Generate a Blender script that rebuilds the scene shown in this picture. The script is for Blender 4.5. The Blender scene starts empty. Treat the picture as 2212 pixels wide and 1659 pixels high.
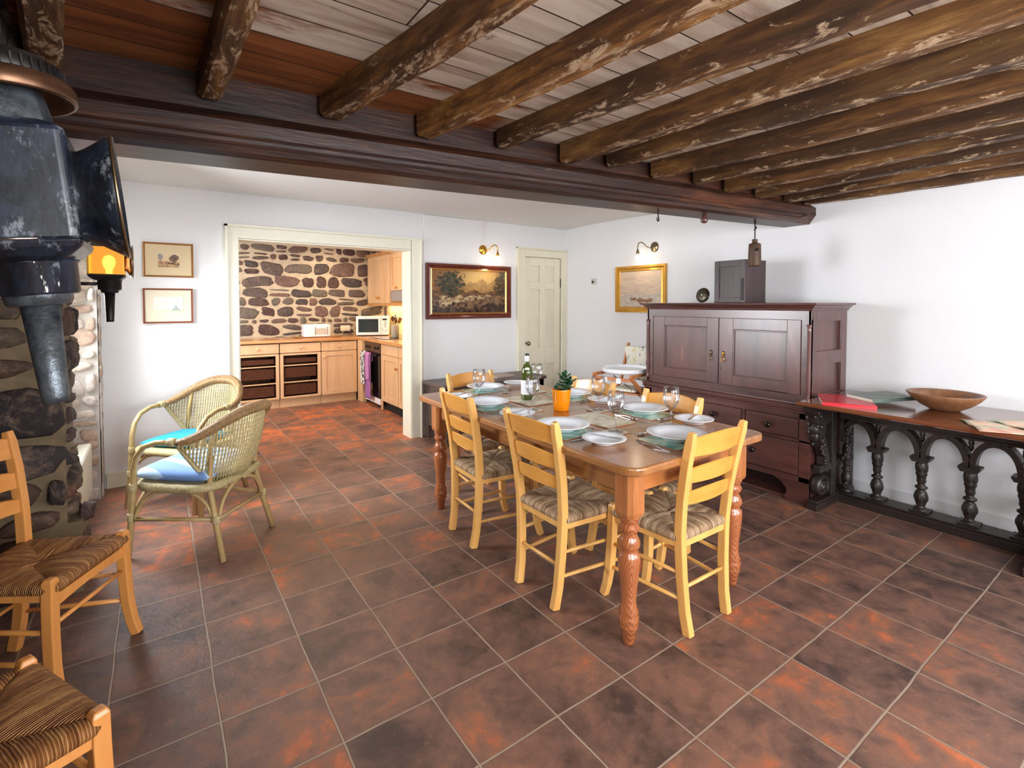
import bpy, bmesh, math, random
from mathutils import Vector, Matrix, Euler
PI = math.pi
S = bpy.context.scene
COL = S.collection
random.seed(7)

# ---------------------------------------------------------------- camera
yaw = math.radians(35.3); pit = math.radians(1.7)
CF = Vector((math.sin(yaw)*math.cos(pit), math.cos(yaw)*math.cos(pit), -math.sin(pit)))
CR = Vector((math.cos(yaw), -math.sin(yaw), 0.0)); CU = CR.cross(CF)
cd = bpy.data.cameras.new('camera'); cam = bpy.data.objects.new('camera', cd); COL.objects.link(cam)
cd.sensor_width = 36.0; cd.sensor_fit = 'HORIZONTAL'; cd.lens = 1083/2212*36.0
cd.shift_y = -(829.5-687)/2212.0; cd.clip_start = 0.05
M = Matrix.Identity(4)
for i in range(3):
    M[i][0] = CR[i]; M[i][1] = CU[i]; M[i][2] = -CF[i]
M[0][3], M[1][3], M[2][3] = -4.312, -4.892, 1.42
cam.matrix_world = M
S.camera = cam

# ---------------------------------------------------------------- world, light, exposure
W = bpy.data.worlds.new('world'); S.world = W; W.use_nodes = True
W.node_tree.nodes['Background'].inputs[0].default_value = (0.75, 0.86, 1.0, 1)
W.node_tree.nodes['Background'].inputs[1].default_value = 1.0
S.view_settings.view_transform = 'Standard'; S.view_settings.look = 'None'
S.view_settings.gamma = 1.0; S.view_settings.exposure = 0.0
S.view_settings.use_curve_mapping = False

def area(name, loc, direction, sx, sy, power, col, spread=180):
    l = bpy.data.lights.new(name, 'AREA'); l.shape = 'RECTANGLE'; l.size = sx; l.size_y = sy
    l.energy = power; l.color = col; l.spread = math.radians(spread)
    o = bpy.data.objects.new(name, l); COL.objects.link(o); o.location = loc
    o.rotation_euler = Vector(direction).to_track_quat('-Z', 'Z').to_euler()
    return o
def point(name, loc, power, col, r=0.03):
    l = bpy.data.lights.new(name, 'POINT'); l.energy = power; l.color = col; l.shadow_soft_size = r
    o = bpy.data.objects.new(name, l); COL.objects.link(o); o.location = loc
    return o
# daylight just outside each window opening
area('daylight_alcove_window', (-5.04, -0.84, 1.45), (1, -0.45, -0.5), 1.1, 1.1, 105, (0.90, 0.95, 1.0), 140)
area('daylight_rear_window', (-1.25, -6.66, 1.5), (-0.1, 1, -0.02), 1.5, 1.3, 98, (0.93, 0.96, 1.0))
area('daylight_rear_window', (-3.35, -6.66, 1.5), (0.1, 1, -0.02), 1.5, 1.3, 128, (0.93, 0.96, 1.0))
area('daylight_side_window', (-4.87, -5.75, 1.5), (1, 0.12, 0.0), 1.1, 1.2, 45, (0.92, 0.96, 1.0))
area('daylight_kitchen_window', (-4.56, 1.6, 1.45), (1, 0.1, -0.05), 1.2, 1.1, 45, (0.95, 0.97, 1.0))

# ---------------------------------------------------------------- mesh helpers
class MB:
    def __init__(s): s.v = []; s.f = []; s.sm = []; s.uv = None; s.col = None; s.mi = []
    def add(s, vs, fs, smooth=False, mi=0):
        b = len(s.v); s.v += [tuple(p) for p in vs]
        for f in fs: s.f.append(tuple(b+i for i in f)); s.sm.append(smooth); s.mi.append(mi)
        return s
    def box(s, x0, x1, y0, y1, z0, z1, m=None, mi=0):
        vs = [Vector((x, y, z)) for z in (z0, z1) for y in (y0, y1) for x in (x0, x1)]
        if m is not None: vs = [m @ p for p in vs]
        return s.add(vs, [(0, 2, 3, 1), (4, 5, 7, 6), (0, 1, 5, 4), (2, 6, 7, 3), (0, 4, 6, 2), (1, 3, 7, 5)], False, mi)
    def lathe(s, prof, n=24, m=None, smooth=True, sx=1, sy=1, mi=0):
        vs = []; fs = []; k = len(prof)
        for (r, z) in prof:
            for i in range(n):
                a = 2*PI*i/n; p = Vector((r*math.cos(a)*sx, r*math.sin(a)*sy, z)); vs.append(m @ p if m is not None else p)
        for j in range(k-1):
            for i in range(n):
                i2 = (i+1) % n; fs.append((j*n+i, j*n+i2, (j+1)*n+i2, (j+1)*n+i))
        if prof[0][0] > 1e-4: fs.append(tuple(range(n-1, -1, -1)))
        if prof[-1][0] > 1e-4: fs.append(tuple((k-1)*n+i for i in range(n)))
        return s.add(vs, fs, smooth, mi)
    def tube(s, pts, r, n=8, closed=False, smooth=True, ry=None, up=None, mi=0):
        pts = [Vector(p) for p in pts]; k = len(pts)
        rs = r if isinstance(r, (list, tuple)) else [r]*k
        vs = []; fs = []; prev = Vector(up) if up is not None else None
        for j, p in enumerate(pts):
            if closed: t = pts[(j+1) % k]-pts[j-1]
            else: t = pts[min(j+1, k-1)]-pts[max(j-1, 0)]
            t.normalize()
            if prev is None: prev = Vector((0, 0, 1)) if abs(t.z) < 0.9 else Vector((1, 0, 0))
            u = prev-t*prev.dot(t)
            if u.length < 1e-6: u = t.orthogonal()
            u.normalize(); w = t.cross(u); prev = u
            for i in range(n):
                a = 2*PI*(i+0.5)/n
                vs.append(p+u*math.cos(a)*rs[j]+w*math.sin(a)*(rs[j] if ry is None else ry))
        K = k if closed else k-1
        for j in range(K):
            j2 = (j+1) % k
            for i in range(n):
                i2 = (i+1) % n; fs.append((j*n+i, j*n+i2, j2*n+i2, j2*n+i))
        if not closed: fs.append(tuple(range(n-1, -1, -1))); fs.append(tuple((k-1)*n+i for i in range(n)))
        return s.add(vs, fs, smooth, mi)
    def bar(s, pts, w, d, xdir=(1, 0, 0)):
        # rectangular section w along xdir, d across, following pts
        pts = [Vector(p) for p in pts]; k = len(pts); X = Vector(xdir).normalized(); vs = []; fs = []
        ws = w if isinstance(w, (list, tuple)) else [w]*k; ds = d if isinstance(d, (list, tuple)) else [d]*k
        for j, p in enumerate(pts):
            t = (pts[min(j+1, k-1)]-pts[max(j-1, 0)]).normalized(); n_ = t.cross(X).normalized()
            for a, b in ((-1, -1), (1, -1), (1, 1), (-1, 1)): vs.append(p+X*a*ws[j]/2+n_*b*ds[j]/2)
        for j in range(k-1):
            for i in range(4):
                i2 = (i+1) % 4; fs.append((j*4+i, j*4+i2, (j+1)*4+i2, (j+1)*4+i))
        fs.append((3, 2, 1, 0)); fs.append(tuple((k-1)*4+i for i in range(4)))
        return s.add(vs, fs)
    def prism(s, poly, t0, t1, axis='z', m=None, mi=0, smooth=False):
        # poly in 2D extruded along axis; x:(y,z) y:(x,z) z:(x,y)
        def P(a, b, t):
            p = {'x': (t, a, b), 'y': (a, t, b), 'z': (a, b, t)}[axis]; p = Vector(p)
            return m @ p if m is not None else p
        n = len(poly); vs = [P(a, b, t0) for a, b in poly]+[P(a, b, t1) for a, b in poly]
        fs = [tuple(range(n-1, -1, -1)), tuple(range(n, 2*n))]+[(i, (i+1) % n, n+(i+1) % n, n+i) for i in range(n)]
        return s.add(vs, fs, smooth, mi)
    def loft(s, rings, closed_ring=True, cap=True, smooth=False):
        n = len(rings[0]); vs = [p for r in rings for p in r]; fs = []
        R = n if closed_ring else n-1
        for j in range(len(rings)-1):
            for i in range(R):
                i2 = (i+1) % n; fs.append((j*n+i, j*n+i2, (j+1)*n+i2, (j+1)*n+i))
        if cap and closed_ring: fs.append(tuple(range(n-1, -1, -1))); fs.append(tuple((len(rings)-1)*n+i for i in range(n)))
        return s.add(vs, fs, smooth)
    def grid(s, fn, nu, nv, smooth=True):
        vs = [fn(i/nu, j/nv) for j in range(nv+1) for i in range(nu+1)]
        fs = [(j*(nu+1)+i, j*(nu+1)+i+1, (j+1)*(nu+1)+i+1, (j+1)*(nu+1)+i) for j in range(nv) for i in range(nu)]
        return s.add(vs, fs, smooth)
    def ball(s, c, rx, ry=None, rz=None, n=12, k=8, m=None, mi=0):
        ry = ry or rx; rz = rz or rx; vs = [Vector((0, 0, -rz))]; fs = []
        for j in range(1, k):
            a = -PI/2+PI*j/k
            for i in range(n):
                b = 2*PI*i/n; vs.append(Vector((rx*math.cos(a)*math.cos(b), ry*math.cos(a)*math.sin(b), rz*math.sin(a))))
        vs.append(Vector((0, 0, rz)))
        for i in range(n): fs.append((0, 1+(i+1) % n, 1+i))
        for j in range(k-2):
            for i in range(n):
                i2 = (i+1) % n; fs.append((1+j*n+i, 1+j*n+i2, 1+(j+1)*n+i2, 1+(j+1)*n+i))
        L = 1+(k-1)*n
        for i in range(n): fs.append((L, 1+(k-2)*n+i, 1+(k-2)*n+(i+1) % n))
        if m is not None: vs = [m @ p for p in vs]
        c = Vector(c); return s.add([p+c for p in vs], fs, True, mi)

def obj(name, mb, mat, parent=None, bevel=0, seg=2, sub=0, uv=None, cols=None, loc=None, solid=0):
    me = bpy.data.meshes.new(name); me.from_pydata(mb.v, [], mb.f)
    for p, sm, mi in zip(me.polygons, mb.sm, mb.mi): p.use_smooth = sm; p.material_index = mi
    if uv:
        l = me.uv_layers.new(name='UVMap')
        for lp in me.loops: l.data[lp.index].uv = uv[lp.vertex_index]
    if cols:
        a = me.color_attributes.new(name='Col', type='FLOAT_COLOR', domain='POINT')
        for i, c in enumerate(cols): a.data[i].color = (c[0], c[1], c[2], 1)
    me.update()
    bm = bmesh.new(); bm.from_mesh(me); bmesh.ops.remove_doubles(bm, verts=bm.verts, dist=1e-6); bmesh.ops.recalc_face_normals(bm, faces=bm.faces); bm.to_mesh(me); bm.free()
    for m_ in (mat if isinstance(mat, (list, tuple)) else [mat]): me.materials.append(m_)
    o = bpy.data.objects.new(name, me); COL.objects.link(o)
    if parent is not None: o.parent = parent
    if loc is not None: o.location = loc
    if solid:
        d = o.modifiers.new('solid', 'SOLIDIFY'); d.thickness = solid; d.offset = 0
    if bevel:
        b = o.modifiers.new('bevel', 'BEVEL'); b.width = bevel; b.segments = seg; b.limit_method = 'ANGLE'; b.angle_limit = math.radians(35)
    if sub:
        b = o.modifiers.new('sub', 'SUBSURF'); b.levels = sub; b.render_levels = sub
    return o
def thing(name, label, cat, loc=(0, 0, 0), rotz=0, group=None, rot=None):
    o = bpy.data.objects.new(name, None); COL.objects.link(o); o.empty_display_size = 0.05
    o.location = loc; o.rotation_euler = rot if rot else (0, 0, rotz); o['label'] = label; o['category'] = cat
    if group: o['group'] = group
    return o
def tag(o, label, cat, group=None, loc=None, rotz=None):
    o['label'] = label; o['category'] = cat
    if group: o['group'] = group
    if loc is not None: o.location = loc
    if rotz is not None: o.rotation_euler = (0, 0, rotz)
    return o
def struct(name, mb, m, parent=None, **k):
    o = obj(name, mb, m, parent, **k)
    if parent is None: o['kind'] = 'structure'
    return o
def dup(root, loc, rotz, label, group=None):
    r = root.copy(); COL.objects.link(r); r.location = loc; r.rotation_euler = (0, 0, rotz); r['label'] = label
    if group: r['group'] = group
    for ch in list(root.children):
        c = ch.copy(); COL.objects.link(c); c.parent = r
        for g in ch.children:
            d = g.copy(); COL.objects.link(d); d.parent = c
    return r

# ---------------------------------------------------------------- materials
def srgb(r, g, b):
    f = lambda c: (c/255/12.92 if c/255 <= 0.04045 else ((c/255+0.055)/1.055)**2.4)
    return (f(r), f(g), f(b), 1)
class N:
    """small node-tree builder"""
    def __init__(s, name, rough=0.5, spec=0.5):
        s.m = bpy.data.materials.new(name); s.m.use_nodes = True; s.t = s.m.node_tree
        s.b = s.t.nodes['Principled BSDF']; s.b.inputs['Roughness'].default_value = rough
        s.b.inputs['Specular IOR Level'].default_value = spec
        s.tc = s.n('ShaderNodeTexCoord')
    def n(s, typ, **k):
        x = s.t.nodes.new(typ)
        for a, v in k.items(): setattr(x, a, v)
        return x
    def l(s, a, b): s.t.links.new(a, b)
    def map(s, src='Object', scale=(1, 1, 1), loc=(0, 0, 0), rot=(0, 0, 0)):
        x = s.n('ShaderNodeMapping'); x.inputs['Scale'].default_value = scale; x.inputs['Location'].default_value = loc
        x.inputs['Rotation'].default_value = rot
        s.l(s.tc.outputs[src] if isinstance(src, str) else src, x.inputs[0]); return x.outputs[0]
    def noise(s, vec, scale=5, detail=4, rough=0.55, dist=0, w=None, out='Fac'):
        x = s.n('ShaderNodeTexNoise'); x.inputs['Scale'].default_value = scale; x.inputs['Detail'].default_value = detail
        x.inputs['Roughness'].default_value = rough; x.inputs['Distortion'].default_value = dist
        if w is not None:
            x.noise_dimensions = '4D'
            if hasattr(w, 'links'): s.l(w, x.inputs['W'])
            else: x.inputs['W'].default_value = w
        s.l(vec, x.inputs['Vector']); return x.outputs[out]
    def ramp(s, fac, stops, interp='LINEAR'):
        x = s.n('ShaderNodeValToRGB'); cr = x.color_ramp; cr.interpolation = interp
        while len(cr.elements) > 1: cr.elements.remove(cr.elements[-1])
        cr.elements[0].position = stops[0][0]; cr.elements[0].color = stops[0][1]
        for p, c in stops[1:]: e = cr.elements.new(p); e.color = c
        s.l(fac, x.inputs[0]); return x.outputs[0]
    def g(s, fac, a, b, lo=0.0, hi=1.0):
        return s.ramp(fac, [(a, (lo, lo, lo, 1)), (b, (hi, hi, hi, 1))])
    def mix(s, fac, a, b, mode='MIX'):
        x = s.n('ShaderNodeMix', data_type='RGBA', blend_type=mode)
        for i, v in ((0, fac), (6, a), (7, b)):
            if hasattr(v, 'links'): s.l(v, x.inputs[i])
            else: x.inputs[i].default_value = v
        return x.outputs[2]
    def math(s, op, a, b=0.0, c=0.0):
        x = s.n('ShaderNodeMath', operation=op)
        for i, v in enumerate((a, b, c)):
            if hasattr(v, 'links'): s.l(v, x.inputs[i])
            else: x.inputs[i].default_value = v
        return x.outputs[0]
    def xyz(s, vec):
        x = s.n('ShaderNodeSeparateXYZ'); s.l(vec, x.inputs[0]); return x.outputs
    def col(s, v):
        if hasattr(v, 'links'): s.l(v, s.b.inputs['Base Color'])
        else: s.b.inputs['Base Color'].default_value = v
        return s
    def rough(s, v):
        if hasattr(v, 'links'): s.l(v, s.b.inputs['Roughness'])
        else: s.b.inputs['Roughness'].default_value = v
        return s
    def bump(s, h, strength=0.3, dist=0.01):
        x = s.n('ShaderNodeBump'); x.inputs['Strength'].default_value = strength; x.inputs['Distance'].default_value = dist
        s.l(h, x.inputs['Height']); s.l(x.outputs[0], s.b.inputs['Normal']); return s
    def random(s): return s.n('ShaderNodeObjectInfo').outputs['Random']
def plain(name, c, rough=0.5, metal=0, spec=0.5, noise=0.0, bump=0.0, sc=20):
    k = N(name, rough, spec); k.b.inputs['Metallic'].default_value = metal
    v = k.map()
    if noise:
        f = k.noise(v, sc, 4)
        k.col(k.mix(k.g(f, 0.35, 0.7), c, tuple(x*(1-noise) for x in c[:3])+(1,)))
    else: k.col(c)
    if bump: k.bump(k.noise(v, sc*3, 3), bump, 0.005)
    return k.m
def wood(name, c1, c2, axis='z', scale=6, stretch=0.08, rough=0.45, c3=None, bump=0.08, coat=0, worldspace=False, knots=False):
    k = N(name, rough)
    sc = [1, 1, 1]; sc['xyz'.index(axis)] = stretch
    off = k.math('MULTIPLY', k.random(), 7.0)
    v = k.map(scale=tuple(sc))
    f = k.noise(v, scale*2, 6, 0.6, 0.6, w=off)
    g = k.noise(v, scale*9, 3, 0.5, 0.2, w=off)
    c = k.ramp(k.math('ADD', k.math('MULTIPLY', f, 0.7), k.math('MULTIPLY', g, 0.3)), [(0.3, c1), (0.62, c2)]+([(0.75, c3)] if c3 else []))
    k.col(c).bump(g, bump, 0.004)
    if coat: k.b.inputs['Coat Weight'].default_value = coat; k.b.inputs['Coat Roughness'].default_value = 0.3 if 'oak' in name else 0.15
    return k.m

def mat_floor():
    k = N('terracotta_tiles', 0.45)
    v = k.map(loc=(3.205, 3.605, 0))
    wob = k.noise(k.map(), 3.0, 2, out='Color')
    vm = k.n('ShaderNodeVectorMath', operation='SCALE'); k.l(wob, vm.inputs[0]); vm.inputs['Scale'].default_value = 0.014
    va = k.n('ShaderNodeVectorMath', operation='ADD'); k.l(v, va.inputs[0]); k.l(vm.outputs[0], va.inputs[1])
    br = k.n('ShaderNodeTexBrick'); br.offset = 0.0; br.squash = 1.0
    k.l(va.outputs[0], br.inputs['Vector'])
    br.inputs['Scale'].default_value = 1.0; br.inputs['Brick Width'].default_value = 0.316; br.inputs['Row Height'].default_value = 0.3215
    br.inputs['Mortar Size'].default_value = 0.0048; br.inputs['Mortar Smooth'].default_value = 0.4
    br.inputs['Color1'].default_value = (0, 0, 0, 1); br.inputs['Color2'].default_value = (1, 1, 1, 1)
    rnd = k.xyz(br.outputs['Color'])[0]
    w = k.math('MULTIPLY', rnd, 23.0)
    o = k.map()
    big = k.noise(o, 3.2, 5, 0.62, 0.8, w=w)
    mid = k.noise(o, 11, 5, 0.65, 0.5, w=w)
    fine = k.noise(o, 60, 3, 0.6)
    m1 = k.math('ADD', k.math('MULTIPLY', big, 0.62), k.math('MULTIPLY', mid, 0.38))
    mr = k.n('ShaderNodeMapRange'); k.l(k.xyz(o)[1], mr.inputs[0]); mr.inputs[1].default_value = -2.0; mr.inputs[2].default_value = 1.0; mr.inputs[3].default_value = 0.0; mr.inputs[4].default_value = 0.065  # more orange toward the kitchen: its warm lamplight put into the tile colour
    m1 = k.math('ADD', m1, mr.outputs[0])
    m1 = k.math('ADD', m1, k.math('MULTIPLY', k.math('SUBTRACT', rnd, 0.5), 0.09))
    lo = k.noise(o, 0.55, 2, 0.5)
    m1 = k.math('ADD', m1, k.math('MULTIPLY', k.math('SUBTRACT', lo, 0.5), 0.16))
    mott = k.noise(o, 24, 7, 0.75, 0.4, w=w)
    m1 = k.math('ADD', m1, k.math('MULTIPLY', k.math('SUBTRACT', mott, 0.5), 0.17))
    base = k.ramp(m1, [(0.35, srgb(70, 54, 49)), (0.45, srgb(102, 75, 65)), (0.54, srgb(126, 90, 75)), (0.59, srgb(146, 94, 70)), (0.62, srgb(174, 98, 64)), (0.69, srgb(200, 112, 68))])
    base = k.mix(k.g(mid, 0.55, 0.75, 0, 0.5), base, srgb(84, 66, 62))
    base = k.mix(k.g(mott, 0.60, 0.72, 0, 0.45), base, srgb(158, 122, 100))
    base = k.mix(k.g(k.noise(o, 130, 3, 0.7), 0.70, 0.74, 0, 0.7), base, srgb(190, 172, 160))
    gr = k.mix(k.noise(o, 5, 3), srgb(132, 108, 92), srgb(176, 156, 136))
    k.col(k.mix(br.outputs['Fac'], base, gr))
    k.rough(k.g(mid, 0.3, 0.75, 0.36, 0.58))
    h = k.math('SUBTRACT', k.math('ADD', k.math('ADD', k.math('MULTIPLY', mid, 0.7), k.math('MULTIPLY', mott, 0.5)), k.math('MULTIPLY', fine, 0.12)), k.math('MULTIPLY', br.outputs['Fac'], 0.9))
    k.bump(h, 0.8, 0.007)
    return k.m
def mat_wall(name, c, b=0.15):
    k = N(name, 0.85, 0.25); v = k.map()
    k.col(k.mix(k.noise(v, 1.2, 3), c, tuple(x*0.95 for x in c[:3])+(1,)))
    k.bump(k.math('ADD', k.noise(v, 4, 4), k.math('MULTIPLY', k.noise(v, 90, 2), 0.12)), b, 0.02)
    return k.m
def mat_stone(name, cols, dk=0.5):
    k = N(name, 0.8, 0.3); v = k.map()
    g = k.n('ShaderNodeNewGeometry').outputs['Random Per Island']
    c = k.ramp(g, [(i/len(cols), c) for i, c in enumerate(cols)], 'CONSTANT')
    n1 = k.noise(v, 14, 6, 0.65, 0.6)
    c = k.mix(k.g(n1, 0.35, 0.7), c, (0.55, 0.52, 0.5, 1), 'OVERLAY')
    c = k.mix(k.g(k.noise(v, 9, 6, 0.75, 1.0), 0.5, 0.68, 0, 0.55), c, srgb(150, 124, 104))
    c = k.mix(k.g(k.noise(v, 38, 5, 0.7), 0.45, 0.62, 0, dk), c, (0.03, 0.026, 0.026, 1))
    k.col(c).bump(k.math('ADD', n1, k.math('MULTIPLY', k.noise(v, 60, 4, 0.7), 0.4)), 0.7, 0.015)
    return k.m
def mat_joist(name='old_joist_wood', dark=0.0):
    k = N(name, 0.65, 0.35)
    off = k.math('MULTIPLY', k.random(), 9.0)
    v = k.map(scale=(1, 0.13, 1)); v2 = k.map(scale=(1, 0.35, 1))
    f = k.noise(v, 9, 6, 0.65, 0.7, w=off); g = k.noise(v, 42, 4, 0.6, 0.2, w=off)
    c = k.ramp(k.math('ADD', k.math('MULTIPLY', f, 0.72), k.math('MULTIPLY', g, 0.28)),
               [(0.34, srgb(40, 24, 14)), (0.46, srgb(88, 54, 27)), (0.55, srgb(140, 94, 46)), (0.66, srgb(196, 146, 82))])
    big = k.noise(k.map(), 1.6, 3, 0.5, w=off)
    c = k.mix(k.g(big, 0.42, 0.62, 0.0, 0.6), c, srgb(62, 40, 24))
    if dark: c = k.mix(dark, c, srgb(50, 34, 22))
    # flakes of old limewash
    p = k.noise(v2, 21, 6, 0.75, 1.2, w=off)
    nz = k.math('ABSOLUTE', k.xyz(k.n('ShaderNodeNewGeometry').outputs['Normal'])[2])
    thr = k.math('ADD', p, k.math('MULTIPLY', nz, 0.1))
    c = k.mix(k.g(thr, 0.61, 0.68, 0, 0.85), c, srgb(188, 160, 128))
    k.col(c).bump(k.math('ADD', k.math('MULTIPLY', f, 0.8), k.math('MULTIPLY', p, 0.6)), 0.6, 0.012)
    return k.m
def mat_beam():
    k = N('dark_beam_wood', 0.42, 0.5)
    v = k.map(scale=(0.07, 1, 1)); f = k.noise(v, 8, 6, 0.65, 0.5); g = k.noise(v, 40, 4, 0.6)
    c = k.ramp(k.math('ADD', k.math('MULTIPLY', f, 0.7), k.math('MULTIPLY', g, 0.3)),
               [(0.34, srgb(26, 12, 8)), (0.5, srgb(54, 28, 17)), (0.62, srgb(88, 48, 26)), (0.76, srgb(134, 84, 46))])
    z = k.xyz(k.tc.outputs['Object'])[2]
    # the upper arris and infill are unpolished, browner timber
    up = k.g(z, 2.165, 2.19)
    c2 = k.ramp(k.noise(k.map(scale=(0.3, 1, 1)), 9, 5, 0.7, 0.6), [(0.35, srgb(52, 34, 20)), (0.52, srgb(98, 68, 38)), (0.66, srgb(160, 120, 74))])
    c = k.mix(up, c, c2)
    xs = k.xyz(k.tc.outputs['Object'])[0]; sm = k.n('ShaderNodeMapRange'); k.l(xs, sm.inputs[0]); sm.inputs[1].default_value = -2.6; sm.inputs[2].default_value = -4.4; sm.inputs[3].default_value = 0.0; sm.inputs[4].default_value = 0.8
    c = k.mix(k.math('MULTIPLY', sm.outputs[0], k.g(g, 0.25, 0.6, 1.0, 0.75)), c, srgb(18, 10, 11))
    pw = k.noise(k.map(scale=(0.5, 1, 1)), 24, 5, 0.75, 1)
    c = k.mix(k.g(pw, 0.68, 0.74, 0, 0.6), c, srgb(170, 140, 105))
    k.col(c).bump(k.math('ADD', f, k.math('MULTIPLY', g, 0.4)), 0.5, 0.008)
    return k.m
def mat_boards():
    k = N('limewashed_ceiling_boards', 0.75, 0.3)
    o = k.tc.outputs['Object']
    rot = k.map(loc=(0, 0.06, 0))
    wob = k.math('MULTIPLY', k.noise(k.map(), 1.2, 2), 0.02)
    br = k.n('ShaderNodeTexBrick'); br.offset = 0.5
    k.l(rot, br.inputs['Vector'])
    br.inputs['Scale'].default_value = 1; br.inputs['Brick Width'].default_value = 7.3; br.inputs['Row Height'].default_value = 0.158
    br.inputs['Mortar Size'].default_value = 0.003; br.inputs['Mortar Smooth'].default_value = 0.1
    br.inputs['Color1'].default_value = (0, 0, 0, 1); br.inputs['Color2'].default_value = (1, 1, 1, 1)
    rnd = k.xyz(br.outputs['Color'])[0]
    v = k.map(scale=(0.1, 1, 1)); s_ = k.map(scale=(0.3, 1, 1))
    f = k.noise(v, 12, 6, 0.65, 0.5, w=k.math('MULTIPLY', rnd, 9.0))
    white = k.ramp(f, [(0.34, srgb(150, 126, 108)), (0.47, srgb(192, 174, 156)), (0.6, srgb(214, 200, 182))])
    bare = k.ramp(f, [(0.3, srgb(82, 44, 22)), (0.5, srgb(128, 74, 36)), (0.66, srgb(158, 98, 52))])
    x, y, z = k.xyz(o)
    ys = k.math('SNAP', k.math('ADD', y, 0.06), 0.158)
    # bare wood strip next to the main beam in the first bays
    m = k.math('ADD', k.math('MULTIPLY', k.math('ADD', ys, 3.02), 2.2), k.math('MULTIPLY', k.math('SUBTRACT', -3.05, x), 0.28))
    m = k.math('ADD', m, k.math('MULTIPLY', k.math('SUBTRACT', k.noise(s_, 5, 5, 0.7), 0.5), 1.1))
    gate = k.g(k.math('MULTIPLY', x, -0.25), 0.70, 0.74)
    mask = k.math('MULTIPLY', k.g(m, 0.0, 0.12), gate)
    flake = k.g(k.noise(s_, 11, 6, 0.75, 1.0), 0.63, 0.68, 0, 0.8)
    c = k.mix(flake, white, srgb(122, 84, 62)); c = k.mix(mask, c, bare)
    c = k.mix(br.outputs['Fac'], c, srgb(52, 34, 24))
    k.col(c).bump(k.math('SUBTRACT', f, k.math('MULTIPLY', br.outputs['Fac'], 1.5)), 0.4, 0.006)
    return k.m
def mat_rush(name, c1, c2, c3):
    k = N(name, 0.65, 0.3)
    uv = k.tc.outputs['UV']; mp = k.n('ShaderNodeMapping'); k.l(uv, mp.inputs[0]); mp.inputs['Scale'].default_value = (1, 0.12, 1)
    w = k.n('ShaderNodeTexWave', wave_type='BANDS', bands_direction='X'); k.l(uv, w.inputs[0])
    w.inputs['Scale'].default_value = 45; w.inputs['Distortion'].default_value = 2.5; w.inputs['Detail'].default_value = 2; w.inputs['Detail Scale'].default_value = 0.6
    f = k.noise(mp.outputs[0], 48, 4, 0.75, 0.2)
    c = k.ramp(k.math('ADD', k.math('MULTIPLY', f, 0.85), k.math('MULTIPLY', w.outputs['Fac'], 0.15)), [(0.34, c1), (0.5, c2), (0.64, c3)])
    k.col(c).bump(k.math('ADD', w.outputs['Fac'], k.math('MULTIPLY', f, 0.7)), 0.8, 0.005)
    return k.m
def mat_glass(name='clear_glass', tint=(1, 1, 1, 1), rough=0.0):
    m = bpy.data.materials.new(name); m.use_nodes = True; t = m.node_tree; t.nodes.clear()
    o = t.nodes.new('ShaderNodeOutputMaterial'); g = t.nodes.new('ShaderNodeBsdfGlass'); g.inputs['IOR'].default_value = 1.45
    g.inputs['Color'].default_value = tint; g.inputs['Roughness'].default_value = rough; t.links.new(g.outputs[0], o.inputs[0])
    return m
def mat_thin_glass(name='thin_clear_glass'):
    m = bpy.data.materials.new(name); m.use_nodes = True; t = m.node_tree; t.nodes.clear()
    o = t.nodes.new('ShaderNodeOutputMaterial'); tr = t.nodes.new('ShaderNodeBsdfTransparent'); gl = t.nodes.new('ShaderNodeBsdfGlossy'); gl.inputs['Roughness'].default_value = 0.02
    tr.inputs['Color'].default_value = (0.93, 0.94, 0.96, 1); lw = t.nodes.new('ShaderNodeLayerWeight'); lw.inputs['Blend'].default_value = 0.38
    rp = t.nodes.new('ShaderNodeValToRGB'); rp.color_ramp.elements[0].position = 0.0; rp.color_ramp.elements[0].color = (0.04, 0.04, 0.04, 1); rp.color_ramp.elements[1].position = 1.0; rp.color_ramp.elements[1].color = (0.72, 0.72, 0.72, 1)
    mx = t.nodes.new('ShaderNodeMixShader'); t.links.new(lw.outputs['Fresnel'], rp.inputs[0]); t.links.new(rp.outputs[0], mx.inputs[0]); t.links.new(tr.outputs[0], mx.inputs[1]); t.links.new(gl.outputs[0], mx.inputs[2]); t.links.new(mx.outputs[0], o.inputs[0])
    return m
def emit(name, c, s):
    m = bpy.data.materials.new(name); m.use_nodes = True; b = m.node_tree.nodes['Principled BSDF']
    b.inputs['Base Color'].default_value = c; b.inputs['Emission Color'].default_value = c; b.inputs['Emission Strength'].default_value = s
    return m
def mat_attr(name, rough=0.5):
    k = N(name, rough); a = k.n('ShaderNodeVertexColor'); a.layer_name = 'Col'; k.col(a.outputs[0]); return k.m

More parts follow.
